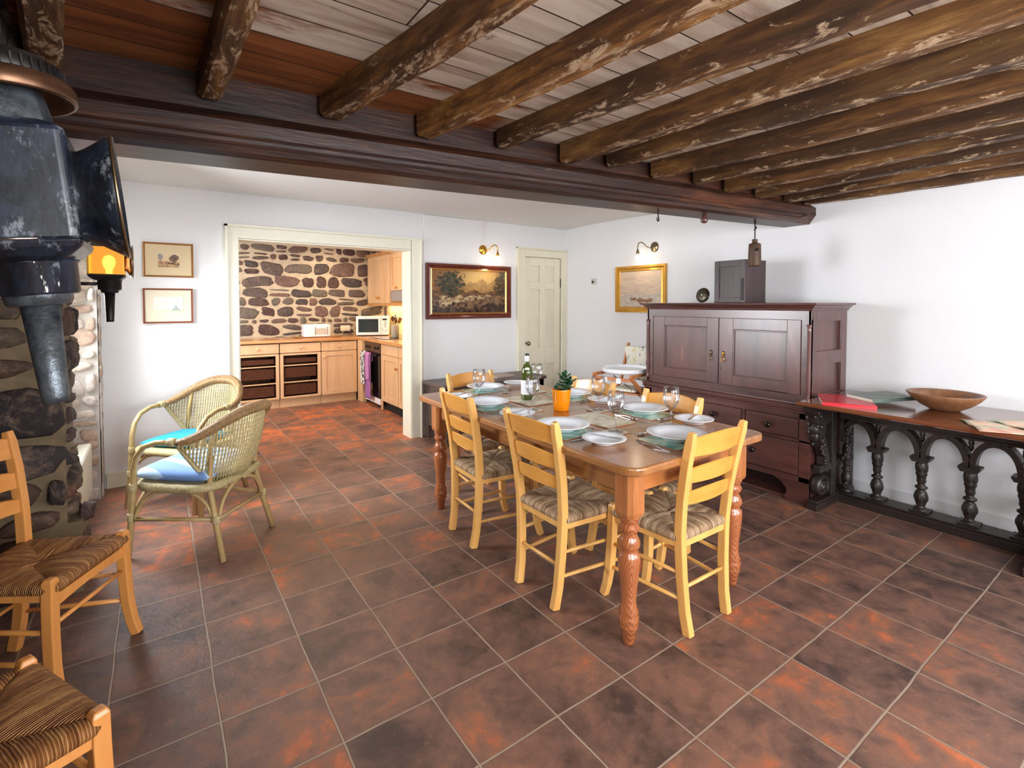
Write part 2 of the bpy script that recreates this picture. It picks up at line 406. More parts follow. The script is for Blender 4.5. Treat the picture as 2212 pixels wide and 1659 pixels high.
M_FLOOR = mat_floor()
M_WALL = mat_wall('white_painted_plaster', srgb(236, 235, 236))
M_CEILP = mat_wall('white_ceiling_plaster', srgb(232, 231, 228), 0.3)
M_CREAM = plain('cream_gloss_paint', srgb(236, 232, 212), 0.35, noise=0.04)
M_DOORC = plain('cream_door_paint', srgb(232, 226, 202), 0.4, noise=0.05, sc=6)
M_MORTAR = plain('lime_mortar', srgb(200, 184, 160), 0.9, noise=0.25, bump=0.5, sc=14)
M_MORTD = plain('sooty_mortar', srgb(118, 100, 74), 0.9, noise=0.4, bump=0.6, sc=12)
M_STONE = mat_stone('kitchen_rubble_stone', [srgb(92, 76, 74), srgb(112, 92, 84), srgb(78, 72, 72), srgb(120, 96, 90), srgb(98, 88, 84), srgb(84, 64, 62), srgb(110, 104, 96)])
M_STOND = mat_stone('sooty_fireplace_stone', [srgb(62, 46, 42), srgb(44, 36, 36), srgb(78, 58, 46), srgb(96, 60, 48), srgb(52, 46, 46), srgb(84, 72, 58)])
M_STONL = mat_stone('window_lit_quoin_stone', [srgb(204, 190, 178), srgb(214, 200, 188), srgb(182, 158, 142), srgb(208, 196, 188)], 0.15)  # quoin lightened: the alcove window's daylight is put into the stone colour
M_JOISTS = [mat_joist('greyed_joist_wood', 0.35), mat_joist('golden_joist_wood', 0.05), mat_joist('brown_joist_wood', 0.45), mat_joist('dark_joist_wood', 0.62)]; M_BEAM = mat_beam(); M_BOARD = mat_boards()
M_CHAIR = wood('honey_beech', srgb(220, 160, 84), srgb(236, 182, 104), 'z', 5, 0.1, 0.34, coat=0.3, bump=0.03)
M_SLAT = wood('honey_beech_slat', srgb(210, 140, 54), srgb(228, 164, 78), 'x', 6, 0.12, 0.34, coat=0.3, bump=0.03)
M_RUSH = mat_rush('woven_rush', srgb(98, 66, 46), srgb(172, 136, 100), srgb(230, 206, 170))
M_RUSHD = mat_rush('shaded_woven_rush', srgb(92, 52, 26), srgb(146, 92, 48), srgb(200, 150, 92))  # same rush, with the warm fireside shade put into its colour
M_PINE = wood('waxed_pine', srgb(118, 68, 36), srgb(172, 116, 66), 'y', 6, 0.07, 0.22, c3=srgb(196, 144, 90), coat=0.4)
M_PINEZ = None
def mat_pineleg():
    k = N('turned_pine', 0.25)
    v = k.map(scale=(1, 1, 0.22))
    w = k.n('ShaderNodeTexWave', wave_type='RINGS', rings_direction='SPHERICAL'); k.l(k.map(scale=(1, 1, 0.2), loc=(0.02, 0.03, -0.06)), w.inputs[0])
    w.inputs['Scale'].default_value = 60; w.inputs['Distortion'].default_value = 4.0; w.inputs['Detail'].default_value = 2; w.inputs['Detail Scale'].default_value = 1.4
    k.col(k.ramp(k.math('ADD', k.math('MULTIPLY', w.outputs['Fac'], 0.6), k.math('MULTIPLY', k.noise(v, 14, 4, 0.6, 0.4), 0.5)), [(0.2, srgb(176, 108, 64)), (0.6, srgb(158, 90, 52)), (0.9, srgb(130, 68, 38))]))
    k.b.inputs['Coat Weight'].default_value = 0.5; k.b.inputs['Coat Roughness'].default_value = 0.12
    return k.m
M_PINEZ = mat_pineleg()
M_OAK = wood('dark_oak', srgb(48, 27, 26), srgb(100, 60, 53), 'z', 4, 0.12, 0.3, c3=srgb(150, 104, 90), coat=0.6)
M_OAKX = wood('dark_oak_rail', srgb(48, 27, 26), srgb(98, 58, 50), 'y', 4, 0.12, 0.3, c3=srgb(150, 104, 90), coat=0.6)
M_BLACKOAK = wood('blackened_carved_oak', srgb(26, 22, 22), srgb(52, 42, 38), 'y', 7, 0.2, 0.42, c3=srgb(84, 68, 58), bump=0.4, coat=0.2)
M_TOPMAH = wood('polished_mahogany', srgb(74, 36, 20), srgb(122, 70, 44), 'y', 4, 0.08, 0.16, coat=0.6)
M_COFFER = wood('grey_brown_oak', srgb(50, 40, 38), srgb(96, 78, 70), 'x', 6, 0.12, 0.4)
M_BIRCH = wood('birch_cabinet', srgb(206, 166, 122), srgb(226, 190, 148), 'z', 3, 0.12, 0.42, bump=0.02)
M_WORKTOP = wood('oak_worktop', srgb(180, 122, 66), srgb(212, 158, 98), 'x', 7, 0.1, 0.22, coat=0.4)
M_WICKER = plain('dark_basket_wicker', srgb(110, 60, 34), 0.7, noise=0.5, bump=1.0, sc=55)
M_CANE = plain('natural_cane', srgb(186, 158, 106), 0.42, noise=0.25, sc=18)
M_CANEW = plain('woven_cane', srgb(200, 182, 132), 0.55, noise=0.35, bump=0.6, sc=70)
M_WHITE = plain('white_enamel', srgb(238, 240, 244), 0.25)
M_CHINA = plain('white_china', srgb(232, 237, 244), 0.12)
M_GLASS = mat_glass(); M_THIN = mat_thin_glass(); M_BRASS = plain('polished_brass', srgb(214, 158, 66), 0.22, 1.0); M_BRONZE = plain('aged_brass', srgb(140, 122, 96), 0.3, 1.0)
M_STEEL = plain('stainless_steel', srgb(200, 200, 205), 0.2, 1.0)
M_BLACK = plain('black_plastic', srgb(24, 22, 24), 0.3); M_IRON = plain('black_iron', srgb(36, 32, 32), 0.45, 0.6)
M_BLUE = plain('blue_cotton', srgb(122, 158, 208), 0.9, noise=0.12, sc=6); M_TURQ = plain('turquoise_cotton', srgb(36, 150, 196), 0.9, noise=0.12, sc=6)
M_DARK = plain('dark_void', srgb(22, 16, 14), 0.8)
# ---------------------------------------------------------------- room shell
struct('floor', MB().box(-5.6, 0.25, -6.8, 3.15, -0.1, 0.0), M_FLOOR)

def stones(mb, O, U, V, Nn, W_, H_, seed, hs=(0.09, 0.17), ws=(0.12, 0.32), depth=0.03, gap=0.012, skip=None):
    """courses of irregular rubble stones lying on a rectangle O + u*U + v*V"""
    R = random.Random(seed); O, U, V, Nn = map(Vector, (O, U, V, Nn)); v = 0.0; row = 0
    cells = []
    while v < H_:
        h = min(R.uniform(*hs), H_-v+0.02); u = -R.uniform(0, ws[0])
        while u < W_:
            w = min(max(h*R.uniform(0.85, 2.7), ws[0]), ws[1])
            a, b = max(u, 0), min(u+w, W_)
            if b-a > 0.035:
                if R.random() < 0.22 and h > 0.11:
                    c = R.uniform(0.4, 0.6)*h; cells.append((a, b, v, v+c)); cells.append((a, b, v+c, v+h))
                else: cells.append((a, b, v+R.uniform(-0.012, 0.012), v+h+R.uniform(-0.014, 0.014)))
            u += w
        v += h*0.985
    for (a, b, c, d) in cells:
        cu, cv = (a+b)/2, (c+d)/2
        if skip and skip(cu, cv): continue
        n = 14; e = R.uniform(2.1, 4.6); g = R.uniform(gap*0.6, gap*1.8)
        ru, rv = max((b-a)/2-g, 0.01), max((d-c)/2-g, 0.01); ph = R.uniform(0, 6); tilt = R.uniform(-0.3, 0.3)
        dep = depth*R.uniform(0.5, 1.2); out = []
        for i in range(n):
            t = 2*PI*i/n; ct, st = math.cos(t), math.sin(t)
            rr = (abs(ct)**e+abs(st)**e)**(-1/e)*(1+0.07*math.sin(2*t+ph)+0.06*math.sin(3*t+ph*2)+R.uniform(-0.08, 0.08))
            out.append((ru*rr*ct, rv*rr*st+tilt*ru*rr*ct*0.5))
        vs = []; fs = []
        for sc, hh in ((1.0, -0.01), (0.97, 0.5), (0.8, 0.9), (0.45, 1.0)):
            for (x, y) in out:
                q = dep*hh+(R.uniform(-0.2, 0.2)*dep if hh > 0.6 else 0)
                vs.append(O+U*(cu+x*sc)+V*(cv+y*sc)+Nn*q)
        vs.append(O+U*cu+V*cv+Nn*dep*1.02)
        for j in range(3):
            for i in range(n): fs.append((j*n+i, j*n+(i+1) % n, (j+1)*n+(i+1) % n, (j+1)*n+i))
        for i in range(n): fs.append((3*n+i, 3*n+(i+1) % n, 4*n))
        mb.add(vs, fs, True, 1)
    return mb

# right wall, back wall, rear wall
struct('wall_right', MB().box(0, 0.2, -6.8, 0.2, -0.05, 2.5), M_WALL)
wb = MB()
wb.box(-5.6, -3.741, 0, 0.18, -0.05, 2.5); wb.box(-3.741, -2.15, 0, 0.18, 1.976, 2.5)
wb.box(-2.15, -0.68, 0, 0.18, -0.05, 2.5); wb.box(-0.68, -0.08, 0.06, 0.18, -0.05, 2.0); wb.box(-0.68, -0.08, 0, 0.18, 2.0, 2.5); wb.box(-0.08, 0.0, 0, 0.18, -0.05, 2.5)
struct('wall_back', wb, M_WALL)
# chimney flue box-out: the wall stands 3 cm forward to the left of the wall lamp
struct('wall_back_chase', MB().box(-2.0, -1.262, -0.012, 0.0, 1.86, 2.36), M_WALL, bevel=0.008)
wr = MB(); y0, y1 = -6.8, -6.6
for (a, b, c, d) in ((-4.65, -4.15, -0.05, 2.5), (-4.15, -2.55, -0.05, 0.85), (-4.15, -2.55, 2.15, 2.5), (-2.55, -2.05, -0.05, 2.5), (-2.05, -0.45, -0.05, 0.85), (-2.05, -0.45, 2.15, 2.5), (-0.45, 0.0, -0.05, 2.5)):
    wr.box(a, b, y0, y1, c, d)
struct('wall_rear', wr, M_WALL)
def window(i, O, U, W_, H_, nx, ny):
    # frame in plane through O spanned by U (horizontal) and z
    U = Vector(U); O = Vector(O); Nn = U.cross(Vector((0, 0, 1))); f = MB()
    def b(u0, u1, v0, v1, t=0.03):
        vs = [O+U*u+Vector((0, 0, v))+Nn*q for q in (-t/2, t/2) for v in (v0, v1) for u in (u0, u1)]
        f.add(vs, [(0, 2, 3, 1), (4, 5, 7, 6), (0, 1, 5, 4), (2, 6, 7, 3), (0, 4, 6, 2), (1, 3, 7, 5)])
    b(0, W_, 0, 0.05); b(0, W_, H_-0.05, H_); b(0, 0.05, 0, H_); b(W_-0.05, W_, 0, H_)
    for k in range(1, nx): b(W_*k/nx-0.012, W_*k/nx+0.012, 0, H_, 0.022)
    for k in range(1, ny): b(0, W_, H_*k/ny-0.012, H_*k/ny+0.012, 0.022)
    w = struct('window_%d' % i, f, M_CREAM)
    g = MB(); g.add([O+U*u+Vector((0, 0, v)) for u, v in ((0.02, 0.02), (W_-0.02, 0.02), (W_-0.02, H_-0.02), (0.02, H_-0.02))], [(0, 1, 2, 3)])
    obj('window_pane', g, M_GLASS, w)
window(1, (-2.05, -6.72, 0.85), (1, 0, 0), 1.6, 1.3, 4, 3)
window(2, (-4.15, -6.72, 0.85), (1, 0, 0), 1.6, 1.3, 4, 3)

# left wall: corner quoin, window alcove, pier, inglenook, second pier, window
wl = MB()
wl.box(-5.6, -4.66, -0.2, 0, -0.05, 2.5)                       # corner
wl.box(-5.2, -4.86, -1.42, -0.2, -0.05, 0.86); wl.box(-5.2, -5.1, -1.42, -0.2, 2.0, 2.5)
wl.box(-5.1, -4.66, -1.42, -0.2, 2.12, 2.5)
wl.box(-5.6, -4.685, -1.68, -1.40, -0.05, 2.5); wl.box(-4.685, -4.63, -1.68, -1.43, -0.05, 0.35)                   # pier
wl.box(-5.6, -5.45, -3.72, -1.68, -0.05, 2.5)                   # inglenook back
wl.box(-5.45, -4.68, -3.72, -1.68, 2.08, 2.5)                   # breast
wl.box(-5.6, -4.64, -4.95, -3.72, -0.05, 2.5)                   # second pier
wl.box(-4.95, -4.64, -6.6, -4.95, -0.05, 0.9)
wl.box(-4.95, -4.64, -6.6, -4.95, 2.1, 2.5); wl.box(-4.95, -4.64, -6.8, -6.4, 0.9, 2.1); wl.box(-4.95, -4.64, -5.1, -4.95, 0.9, 2.1)
for i in range(len(wl.mi)): wl.mi[i] = 0
sd = dict(hs=(0.13, 0.29), ws=(0.16, 0.5), depth=0.045, gap=0.012)
stones(wl, (-5.45, -1.68, 0), (1, 0, 0), (0, 0, 1), (0, -1, 0), 0.78, 2.3, 11, **sd)
stones(wl, (-4.64, -1.68, 0.0), (0, 1, 0), (0, 0, 1), (1, 0, 0), 0.25, 0.4, 17, hs=(0.1, 0.2), ws=(0.24, 0.3), depth=0.04)        # pier face to the room
stones(wl, (-4.685, -1.68, 0.3), (0, 1, 0), (0, 0, 1), (1, 0, 0), 0.27, 2.0, 12, hs=(0.1, 0.2), ws=(0.28, 0.4), depth=0.035)
stones(wl, (-5.45, -3.72, 0), (0, 1, 0), (0, 0, 1), (1, 0, 0), 2.04, 2.05, 13, **sd)
stones(wl, (-5.45, -3.72, 0), (1, 0, 0), (0, 0, 1), (0, 1, 0), 0.8, 2.05, 14, **sd)
stones(wl, (-4.68, -3.72, 2.08), (0, 1, 0), (0, 0, 1), (1, 0, 0), 2.04, 0.25, 15, hs=(0.1,0.2), ws=(0.2,0.4), depth=0.02)
stones(wl, (-4.64, -4.9, 0), (0, 1, 0), (0, 0, 1), (1, 0, 0), 1.18, 2.3, 16, **sd)
struct('wall_left', wl, [M_MORTD, M_STOND])
q = MB(); q.box(-5.1, -4.665, -0.225, -0.2, 0, 2.12); q.box(-4.665, -4.655, -0.2, -0.12, 0, 2.3)
stones(q, (-5.1, -0.225, 0), (1, 0, 0), (0, 0, 1), (0, -1, 0), 0.43, 2.1, 21, hs=(0.09, 0.15), ws=(0.14, 0.3), depth=0.02, gap=0.006)
stones(q, (-4.662, -0.22, 0), (0, 1, 0), (0, 0, 1), (1, 0, 0), 0.14, 2.3, 22, hs=(0.09, 0.15), ws=(0.13, 0.14), depth=0.012, gap=0.005)
struct('wall_left_quoin', q, [plain('pale_mortar', srgb(188, 180, 172), 0.9, noise=0.15, bump=0.4), M_STONL])
window(3, (-5.08, -0.28, 0.9), (0, -1, 0), 1.1, 1.1, 3, 3)
window(4, (-4.93, -5.1, 0.9), (0, -1, 0), 1.3, 1.2, 3, 3)
struct('trim_1', MB().box(-5.1, -4.85, -1.39, -0.23, 0.86, 0.89), M_CREAM, bevel=0.004)

# ceilings
cp = MB()
cp.grid(lambda u, v: (-5.2+5.3*u, -2.75+2.95*v, 2.36+0.012*math.sin(u*9+v*3)*math.sin(v*7)), 30, 20)
cp.box(-5.6, 0.2, -2.8, 0.2, 2.4, 2.5)
struct('ceiling_plaster', cp, M_CEILP)
struct('ceiling', MB().box(-4.66, 0.02, -6.7, -2.55, 2.302, 2.45), M_BOARD)

# kitchen shell
kb = MB(); kb.box(-4.8, -1.1, 3.0, 3.2, -0.05, 2.5)
stones(kb, (-4.7, 3.0, 0.85), (1, 0, 0), (0, 0, 1), (0, -1, 0), 3.5, 1.6, 31, hs=(0.085, 0.215), ws=(0.09, 0.40), depth=0.022, gap=0.013)
struct('wall_kitchen_back', kb, [M_MORTAR, M_STONE])
struct('wall_kitchen_right', MB().box(-1.25, -1.1, 0.18, 3.0, -0.05, 2.5), M_WALL)
kl = MB(); kl.box(-4.8, -4.62, 0.18, 3.0, -0.05, 0.9); kl.box(-4.8, -4.62, 0.18, 3.0, 2.0, 2.5); kl.box(-4.8, -4.62, 0.18, 1.0, 0.9, 2.0); kl.box(-4.8, -4.62, 2.2, 3.0, 0.9, 2.0)
struct('wall_kitchen_left', kl, M_WALL)
window(5, (-4.7, 2.2, 0.9), (0, -1, 0), 1.2, 1.1, 3, 2)
struct('ceiling_kitchen', MB().box(-4.8, -1.1, 0.18, 3.1, 2.36, 2.5), M_CEILP)
struct('wall_kitchen_splashback', MB().box(-1.262, -1.25, 1.15, 2.95, 0.93, 1.44), plain('cream_glazed_tile', srgb(240, 220, 170), 0.25))

# trims of the wide opening, skirtings
t = MB(); t.box(-3.816, -3.741, -0.028, 0, 0, 2.075); t.box(-2.15, -2.056, -0.028, 0, 0, 2.075); t.box(-3.741, -2.15, -0.028, 0, 1.976, 2.075)
struct('trim_2', t, M_CREAM, bevel=0.004)
t = MB()
t.loft([[Vector((x, y, z)) for (x, y) in pr] for z in (0, 2.075) for pr in [((-2.056, 0), (-2.056, -0.045), (-2.045, -0.05), (-2.006, -0.012), (-2.006, 0))]])
t.box(-3.836, -3.816, -0.045, 0, 0, 2.09); t.box(-3.836, -2.03, -0.045, 0, 2.072, 2.092)
struct('trim_3', t, M_CREAM)
t = MB(); t.box(-2.16, -2.148, -0.02, 0.19, 0, 1.974); t.box(-3.743, -3.731, -0.02, 0.19, 0, 1.974); t.box(-3.731, -2.16, -0.02, 0.19, 1.962, 1.974)
struct('trim_4', t, M_CREAM)
t = MB(); t.box(-4.65, -3.84, -0.018, 0, 0, 0.12); struct('baseboard_back_left', t, M_DOORC, bevel=0.005)
t = MB(); t.box(-2.0, -0.79, -0.018, 0, 0, 0.125); struct('baseboard_back', t, M_CREAM, bevel=0.005)
t = MB(); t.box(-0.016, 0, -6.6, -0.02, 0, 0.085); struct('baseboard_right', t, M_WALL, bevel=0.004)

# panelled door with its frame
t = MB(); t.box(-0.773, -0.668, -0.03, 0.0, 0, 2.074); t.box(-0.668, -0.088, -0.03, 0.0, 1.986, 2.074); t.box(-0.088, -0.001, -0.03, 0, 0, 2.074)
t.box(-0.785, -0.773, -0.045, 0, 0, 2.09); t.box(-0.785, -0.001, -0.045, 0, 2.074, 2.09)
struct('trim_5', t, M_DOORC, bevel=0.006)
d = MB(); x0, x1 = -0.664, -0.092; d.box(x0, x1, 0.026, 0.05, 0.01, 1.981)
cols = [x0, x0+0.09, x0+0.245, x0+0.327, x1-0.09, x1]; rows = [0.01, 0.22, 0.66, 0.86, 1.594, 1.68, 1.88, 1.981]
for a, b in ((0, 1), (2, 3), (4, 5)): d.box(cols[a], cols[b], 0.002, 0.026, 0.01, 1.981)
for a, b in ((0, 1), (2, 3), (4, 5), (6, 7)):
    for c, e in ((1, 2), (3, 4)): d.box(cols[c], cols[e], 0.002, 0.026, rows[a], rows[b])
dd = struct('door_1', d, M_DOORC, bevel=0.004)
k = obj('door_knob', MB().lathe([(0.012, 0), (0.009, 0.02), (0.012, 0.035), (0.024, 0.045), (0.027, 0.058), (0.02, 0.07), (0, 0.073)], 18, Matrix.Translation((-0.638, 0.0, 0.93)) @ Matrix.Rotation(PI/2, 4, 'X')), M_BRONZE, dd)
obj('hinge', MB().box(-0.094, -0.082, -0.004, 0.01, 1.62, 1.73), M_IRON, dd)

# ---------------------------------------------------------------- beams
def beam_ring(x, w=0.0):
    yb = -2.70-0.075*(x+4.09); zb = 2.055+0.016*x; R = random.Random(int(x*50))
    j = lambda s: R.uniform(-s, s)
    ch = 0.012 if x < -0.2 else 0.03+(x+0.2)*0.1
    P = [(0.25, 0), (0.05, 0), (0.012, ch), (0.0, ch+0.02), (0.006, ch+0.026), (0.0, ch+0.034), (0.0, 0.06), (0.007, 0.066), (0, 0.073), (0, 0.09+j(0.004)), (0.0, 0.125), (0.012+j(0.006), 0.138+j(0.004)), (0.045+j(0.01), 0.155+j(0.006)), (0.075, 0.18), (0.08, 0.34), (0.25, 0.34)]
    return [Vector((x, yb+a, zb+b)) for a, b in P]
m = MB(); xs = [-4.72+0.1*i for i in range(48)]+[0.0]
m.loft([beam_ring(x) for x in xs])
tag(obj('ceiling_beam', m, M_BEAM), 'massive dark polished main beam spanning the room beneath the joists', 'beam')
JN = ['first', 'second', 'third', 'fourth', 'fifth', 'sixth', 'seventh', 'eighth', 'ninth', 'tenth', 'eleventh', 'twelfth', 'thirteenth']
JX = [(-4.60, 0.085, 0.10), (-4.128, 0.03, 0.085), (-3.69, 0.126, 0.095), (-3.275, 0.14, 0.09), (-2.858, 0.105, 0.095), (-2.455, 0.07, 0.095), (-2.11, 0.055, 0.09), (-1.75, 0.045, 0.09), (-1.37, 0.035, 0.09), (-1.04, 0.03, 0.09), (-0.70, 0.02, 0.09), (-0.33, 0.01, 0.09), (-0.055, 0.0, 0.085)]
for i, (xc, sl, wd) in enumerate(JX):
    R = random.Random(100+i); m = MB(); rings = []; ybm = -2.70-0.075*(xc+4.09)+0.045
    n = 26; p1, p2, p3 = R.uniform(0, 6), R.uniform(0, 6), R.uniform(0, 6)
    for s_ in range(n+1):
        y = ybm-0.0-(6.6+ybm-0.0)*s_/n; x = xc+sl*(ybm-y)+0.010*math.sin(y*1.7+p1)+0.006*math.sin(y*4.1+p2)
        if i == 12: x = min(x, xc)
        h = wd/2*(1+0.08*math.sin(y*2.3+p3)); zb = 2.203+0.012*math.sin(y*1.3+p2)+R.uniform(-0.003, 0.003); c = 0.014+R.uniform(-0.004, 0.006)
        rings.append([Vector(p) for p in ((x-h, y, 2.306), (x-h+R.uniform(-.003, .003), y, 2.27), (x-h, y, zb+c), (x-h+c, y, zb), (x, y, zb+R.uniform(-.003, .003)), (x+h-c, y, zb), (x+h, y, zb+c), (x+h+R.uniform(-.003, .003), y, 2.27), (x+h, y, 2.306))])
    m.loft(rings)
    extra = ' beside the stone chimney breast' if i == 0 else (' tight against the right wall' if i == 12 else '')
    tag(obj('ceiling_joist', m, M_JOISTS[(0, 0, 1, 1, 2, 2, 3, 2, 3, 2, 3, 2, 2)[i]]), 'rough old ceiling joist, %s counted from the left%s' % (JN[i], extra), 'joist', 'exposed ceiling joists')
# ================================================================ LADDER-BACK CHAIRS
def spow(a, b, t): return a+(b-a)*t
PY = [(-0.205, 0.0), (-0.188, 0.10), (-0.178, 0.25), (-0.175, 0.43), (-0.188, 0.58), (-0.215, 0.74), (-0.25, 0.89)]
def post_at(z):
    for (a, za), (b, zb) in zip(PY, PY[1:]):
        if za <= z <= zb: return a+(b-a)*(z-za)/(zb-za)
    return PY[-1][0]
def post_x(z): return 0.140+0.050*(z/0.89) if z > 0.0 else 0.140
def chair_parts(t, wmat, smat, rmat):
    for s in (-1, 1):
        m = MB(); pts = []; z = 0.0
        for i in range(19):
            z = 0.89*i/18; pts.append((s*post_x(z), post_at(z), z))
        ds = [0.040 if i < 16 else 0.038 for i in range(19)]; ds[-1] = 0.026
        m.bar(pts, [0.034]*18+[0.028], ds)
        obj('back_post', m, wmat, t, bevel=0.004)
        m = MB(); pts = [(s*0.205, 0.228, 0.0), (s*0.202, 0.210, 0.06), (s*0.198, 0.197, 0.14), (s*0.194, 0.190, 0.25), (s*0.19, 0.187, 0.37), (s*0.188, 0.187, 0.445), (s*0.188, 0.187, 0.457)]
        m.bar(pts, [0.034, 0.036, 0.038, 0.038, 0.038, 0.037, 0.026], [0.036, 0.036, 0.037, 0.038, 0.038, 0.037, 0.026])
        obj('front_leg', m, wmat, t, bevel=0.004)
    for zc, h, bow in ((0.825, 0.088, 0.034), (0.695, 0.068, 0.032), (0.592, 0.058, 0.030)):
        m = MB(); n = 14; rings = []
        for i in range(n+1):
            u = -1+2*i/n; xh = post_x(zc)-0.006; x = u*xh
            e = 1-u*u; zt = zc+h/2+0.014*e-0.006*(1-e); zb = zc-h/2+0.012*e*0.2; hh = zt-zb
            ring = []
            for (zz, dy) in ((zb, -0.006), (zt-0.004, -0.006), (zt, 0), (zt-0.004, 0.006), (zb, 0.006)):
                ring.append(Vector((x, post_at(min(zz, 0.88))-bow*e*0.9+dy+0.004, zz)))
            rings.append(ring)
        m.loft(rings); obj('slat', m, smat, t)
    m = MB()
    for s in (-1, 1): m.bar([(s*0.166, -0.17, 0.392), (s*0.192, 0.18, 0.392)], 0.018, 0.032, (1, 0, 0))
    m.bar([(-0.16, -0.176, 0.392), (0.16, -0.176, 0.392)], 0.018, 0.032, (0, 1, 0))
    obj('seat_rail', m, wmat, t, bevel=0.003)
    m = MB(); n = 12
    m.loft([[Vector((-0.18+0.36*i/n, 0.188+dy, zz)) for (dy, zz) in ((-0.008, 0.345+0.012*math.sin(PI*i/n)), (0.008, 0.345+0.012*math.sin(PI*i/n)), (0.008, 0.39), (-0.008, 0.39))] for i in range(n+1)])
    obj('front_rail', m, wmat, t)
    for s in (-1, 1):
        for z in (0.265, 0.15):
            obj('stretcher', MB().tube([(s*(post_x(z)+0.002), post_at(z)-0.012, z), (s*0.175, 0.0, z), (s*0.197, 0.20, z)], [0.008, 0.0095, 0.008], 8), wmat, t)
    z = 0.20; obj('stretcher', MB().tube([(-post_x(z)-0.004, post_at(z), z), (0, post_at(z), z), (post_x(z)+0.004, post_at(z), z)], [0.008, 0.0095, 0.008], 8), wmat, t)
    z = 0.285; obj('stretcher', MB().tube([(-0.197, 0.188, z), (0, 0.188, z), (0.197, 0.188, z)], [0.008, 0.0095, 0.008], 8), wmat, t)
    # rush seat : four wrapped sectors meeting on diagonals
    m = MB(); uv = []
    A = [(-0.172, -0.178), (0.172, -0.178), (0.200, 0.200), (-0.200, 0.200)]
    cl, cr = Vector((-0.035, 0.01)), Vector((0.035, 0.01))
    for e in range(4):
        p, q_ = Vector(A[e]), Vector(A[(e+1) % 4]); d = q_-p; L = d.length; du = d/L; nn = Vector((-du.y, du.x))
        if nn.dot(Vector((0, 0.01))-p) < 0: nn = -nn
        n = 44
        for i in range(n+1):
            sft = L*i/n
            # depth to the diagonal seams
            def seam(c):
                w = c-p; return w.dot(du), w.dot(nn)
            c1s, c1d = seam(cl if (cl-p).length < (cr-p).length else cr); c2s, c2d = seam(cr if (cl-p).length < (cr-p).length else cl)
            if c1s > c2s: c1s, c1d, c2s, c2d = c2s, c2d, c1s, c1d
            if sft < c1s: T = c1d*sft/max(c1s, 1e-4)
            elif sft > c2s: T = c2d*(L-sft)/max(L-c2s, 1e-4)
            else: T = c1d+(c2d-c1d)*(sft-c1s)/max(c2s-c1s, 1e-4)
            base = p+du*sft; edge = 0.004*math.sin(i*2.2)*0.4
            prof = [(0.03, 0.397), (0.0, 0.399), (-0.010, 0.408), (-0.014+edge, 0.421), (-0.008, 0.434), (0.006, 0.442)]
            prof = [(min(a, T) if a > 0 else a*min(1, T/0.02), z_) for a, z_ in prof]
            K = 7
            for k_ in range(1, K+1):
                f = k_/K; dd_ = 0.006+(T-0.006)*f if T > 0.006 else T
                puff = 0.006*math.sin(PI*min(f*1.1, 1))*(T/0.18)-0.010*f*f*(T/0.18)
                prof.append((dd_, 0.442+puff-(0.003 if k_ == K else 0)))
            for (a, z_) in prof:
                xy = base+nn*a; m.v.append((xy.x, xy.y, z_)); uv.append((sft+e*1.3, a))
        c = len(prof); b0 = len(m.v)-(n+1)*c
        for i in range(n):
            for j in range(c-1):
                m.f.append((b0+i*c+j, b0+(i+1)*c+j, b0+(i+1)*c+j+1, b0+i*c+j+1)); m.sm.append(True); m.mi.append(0)
    o = obj('rush_seat', m, rmat, t, uv=uv)
    return t
G = 'ladder-back chairs around the dining table'
ch = chair_parts(thing('dining_chair', 'honey wooden ladder-back chair with rush seat at the near end of the table', 'chair', (-2.345, -3.41, 0), 0.0, G), M_CHAIR, M_SLAT, M_RUSH)
for x, y, r, lab in (
    (-2.625, -3.0, -PI/2, 'honey wooden ladder-back chair with rush seat, nearer one on the left side of the table'),
    (-2.625, -2.29, -PI/2-0.05, 'honey wooden ladder-back chair with rush seat, farther one on the left side of the table'),
    (-2.345, -1.80, PI, 'ladder-back chair at the far end of the table in front of the dark coffer'),
    (-2.08, -3.03, PI/2, 'ladder-back chair on the right side of the table in front of the dark press cupboard'),
    (-2.08, -2.37, PI/2, 'ladder-back chair on the right side of the table behind the orange plant pot')):
    dup(ch, (x, y, 0), r, lab, G)
M_CHAIRD = wood('shaded_amber_beech', srgb(196, 122, 58), srgb(218, 150, 80), 'z', 5, 0.1, 0.34, coat=0.3, bump=0.03)  # honey beech with warm fireside shade painted in; plain knob wood elsewhere
M_SLATD = wood('shaded_beech_slat', srgb(196, 122, 58), srgb(218, 150, 80), 'x', 6, 0.12, 0.34, coat=0.3, bump=0.03)  # slats carry the same shade in their colour
cl_ = chair_parts(thing('dining_chair', 'wooden ladder-back chair with rush seat standing before the stone fireplace pier', 'chair', (-4.704, -2.291, 0), math.radians(-119.6), 'spare ladder-back chairs by the fireplace'), M_CHAIRD, M_SLATD, M_RUSHD)
dup(cl_, (-4.696, -3.294, 0), math.atan2(-0.885, 0.468), 'rush seated wooden chair cut off by the bottom left corner, nearest the hanging black lantern', 'spare ladder-back chairs by the fireplace')

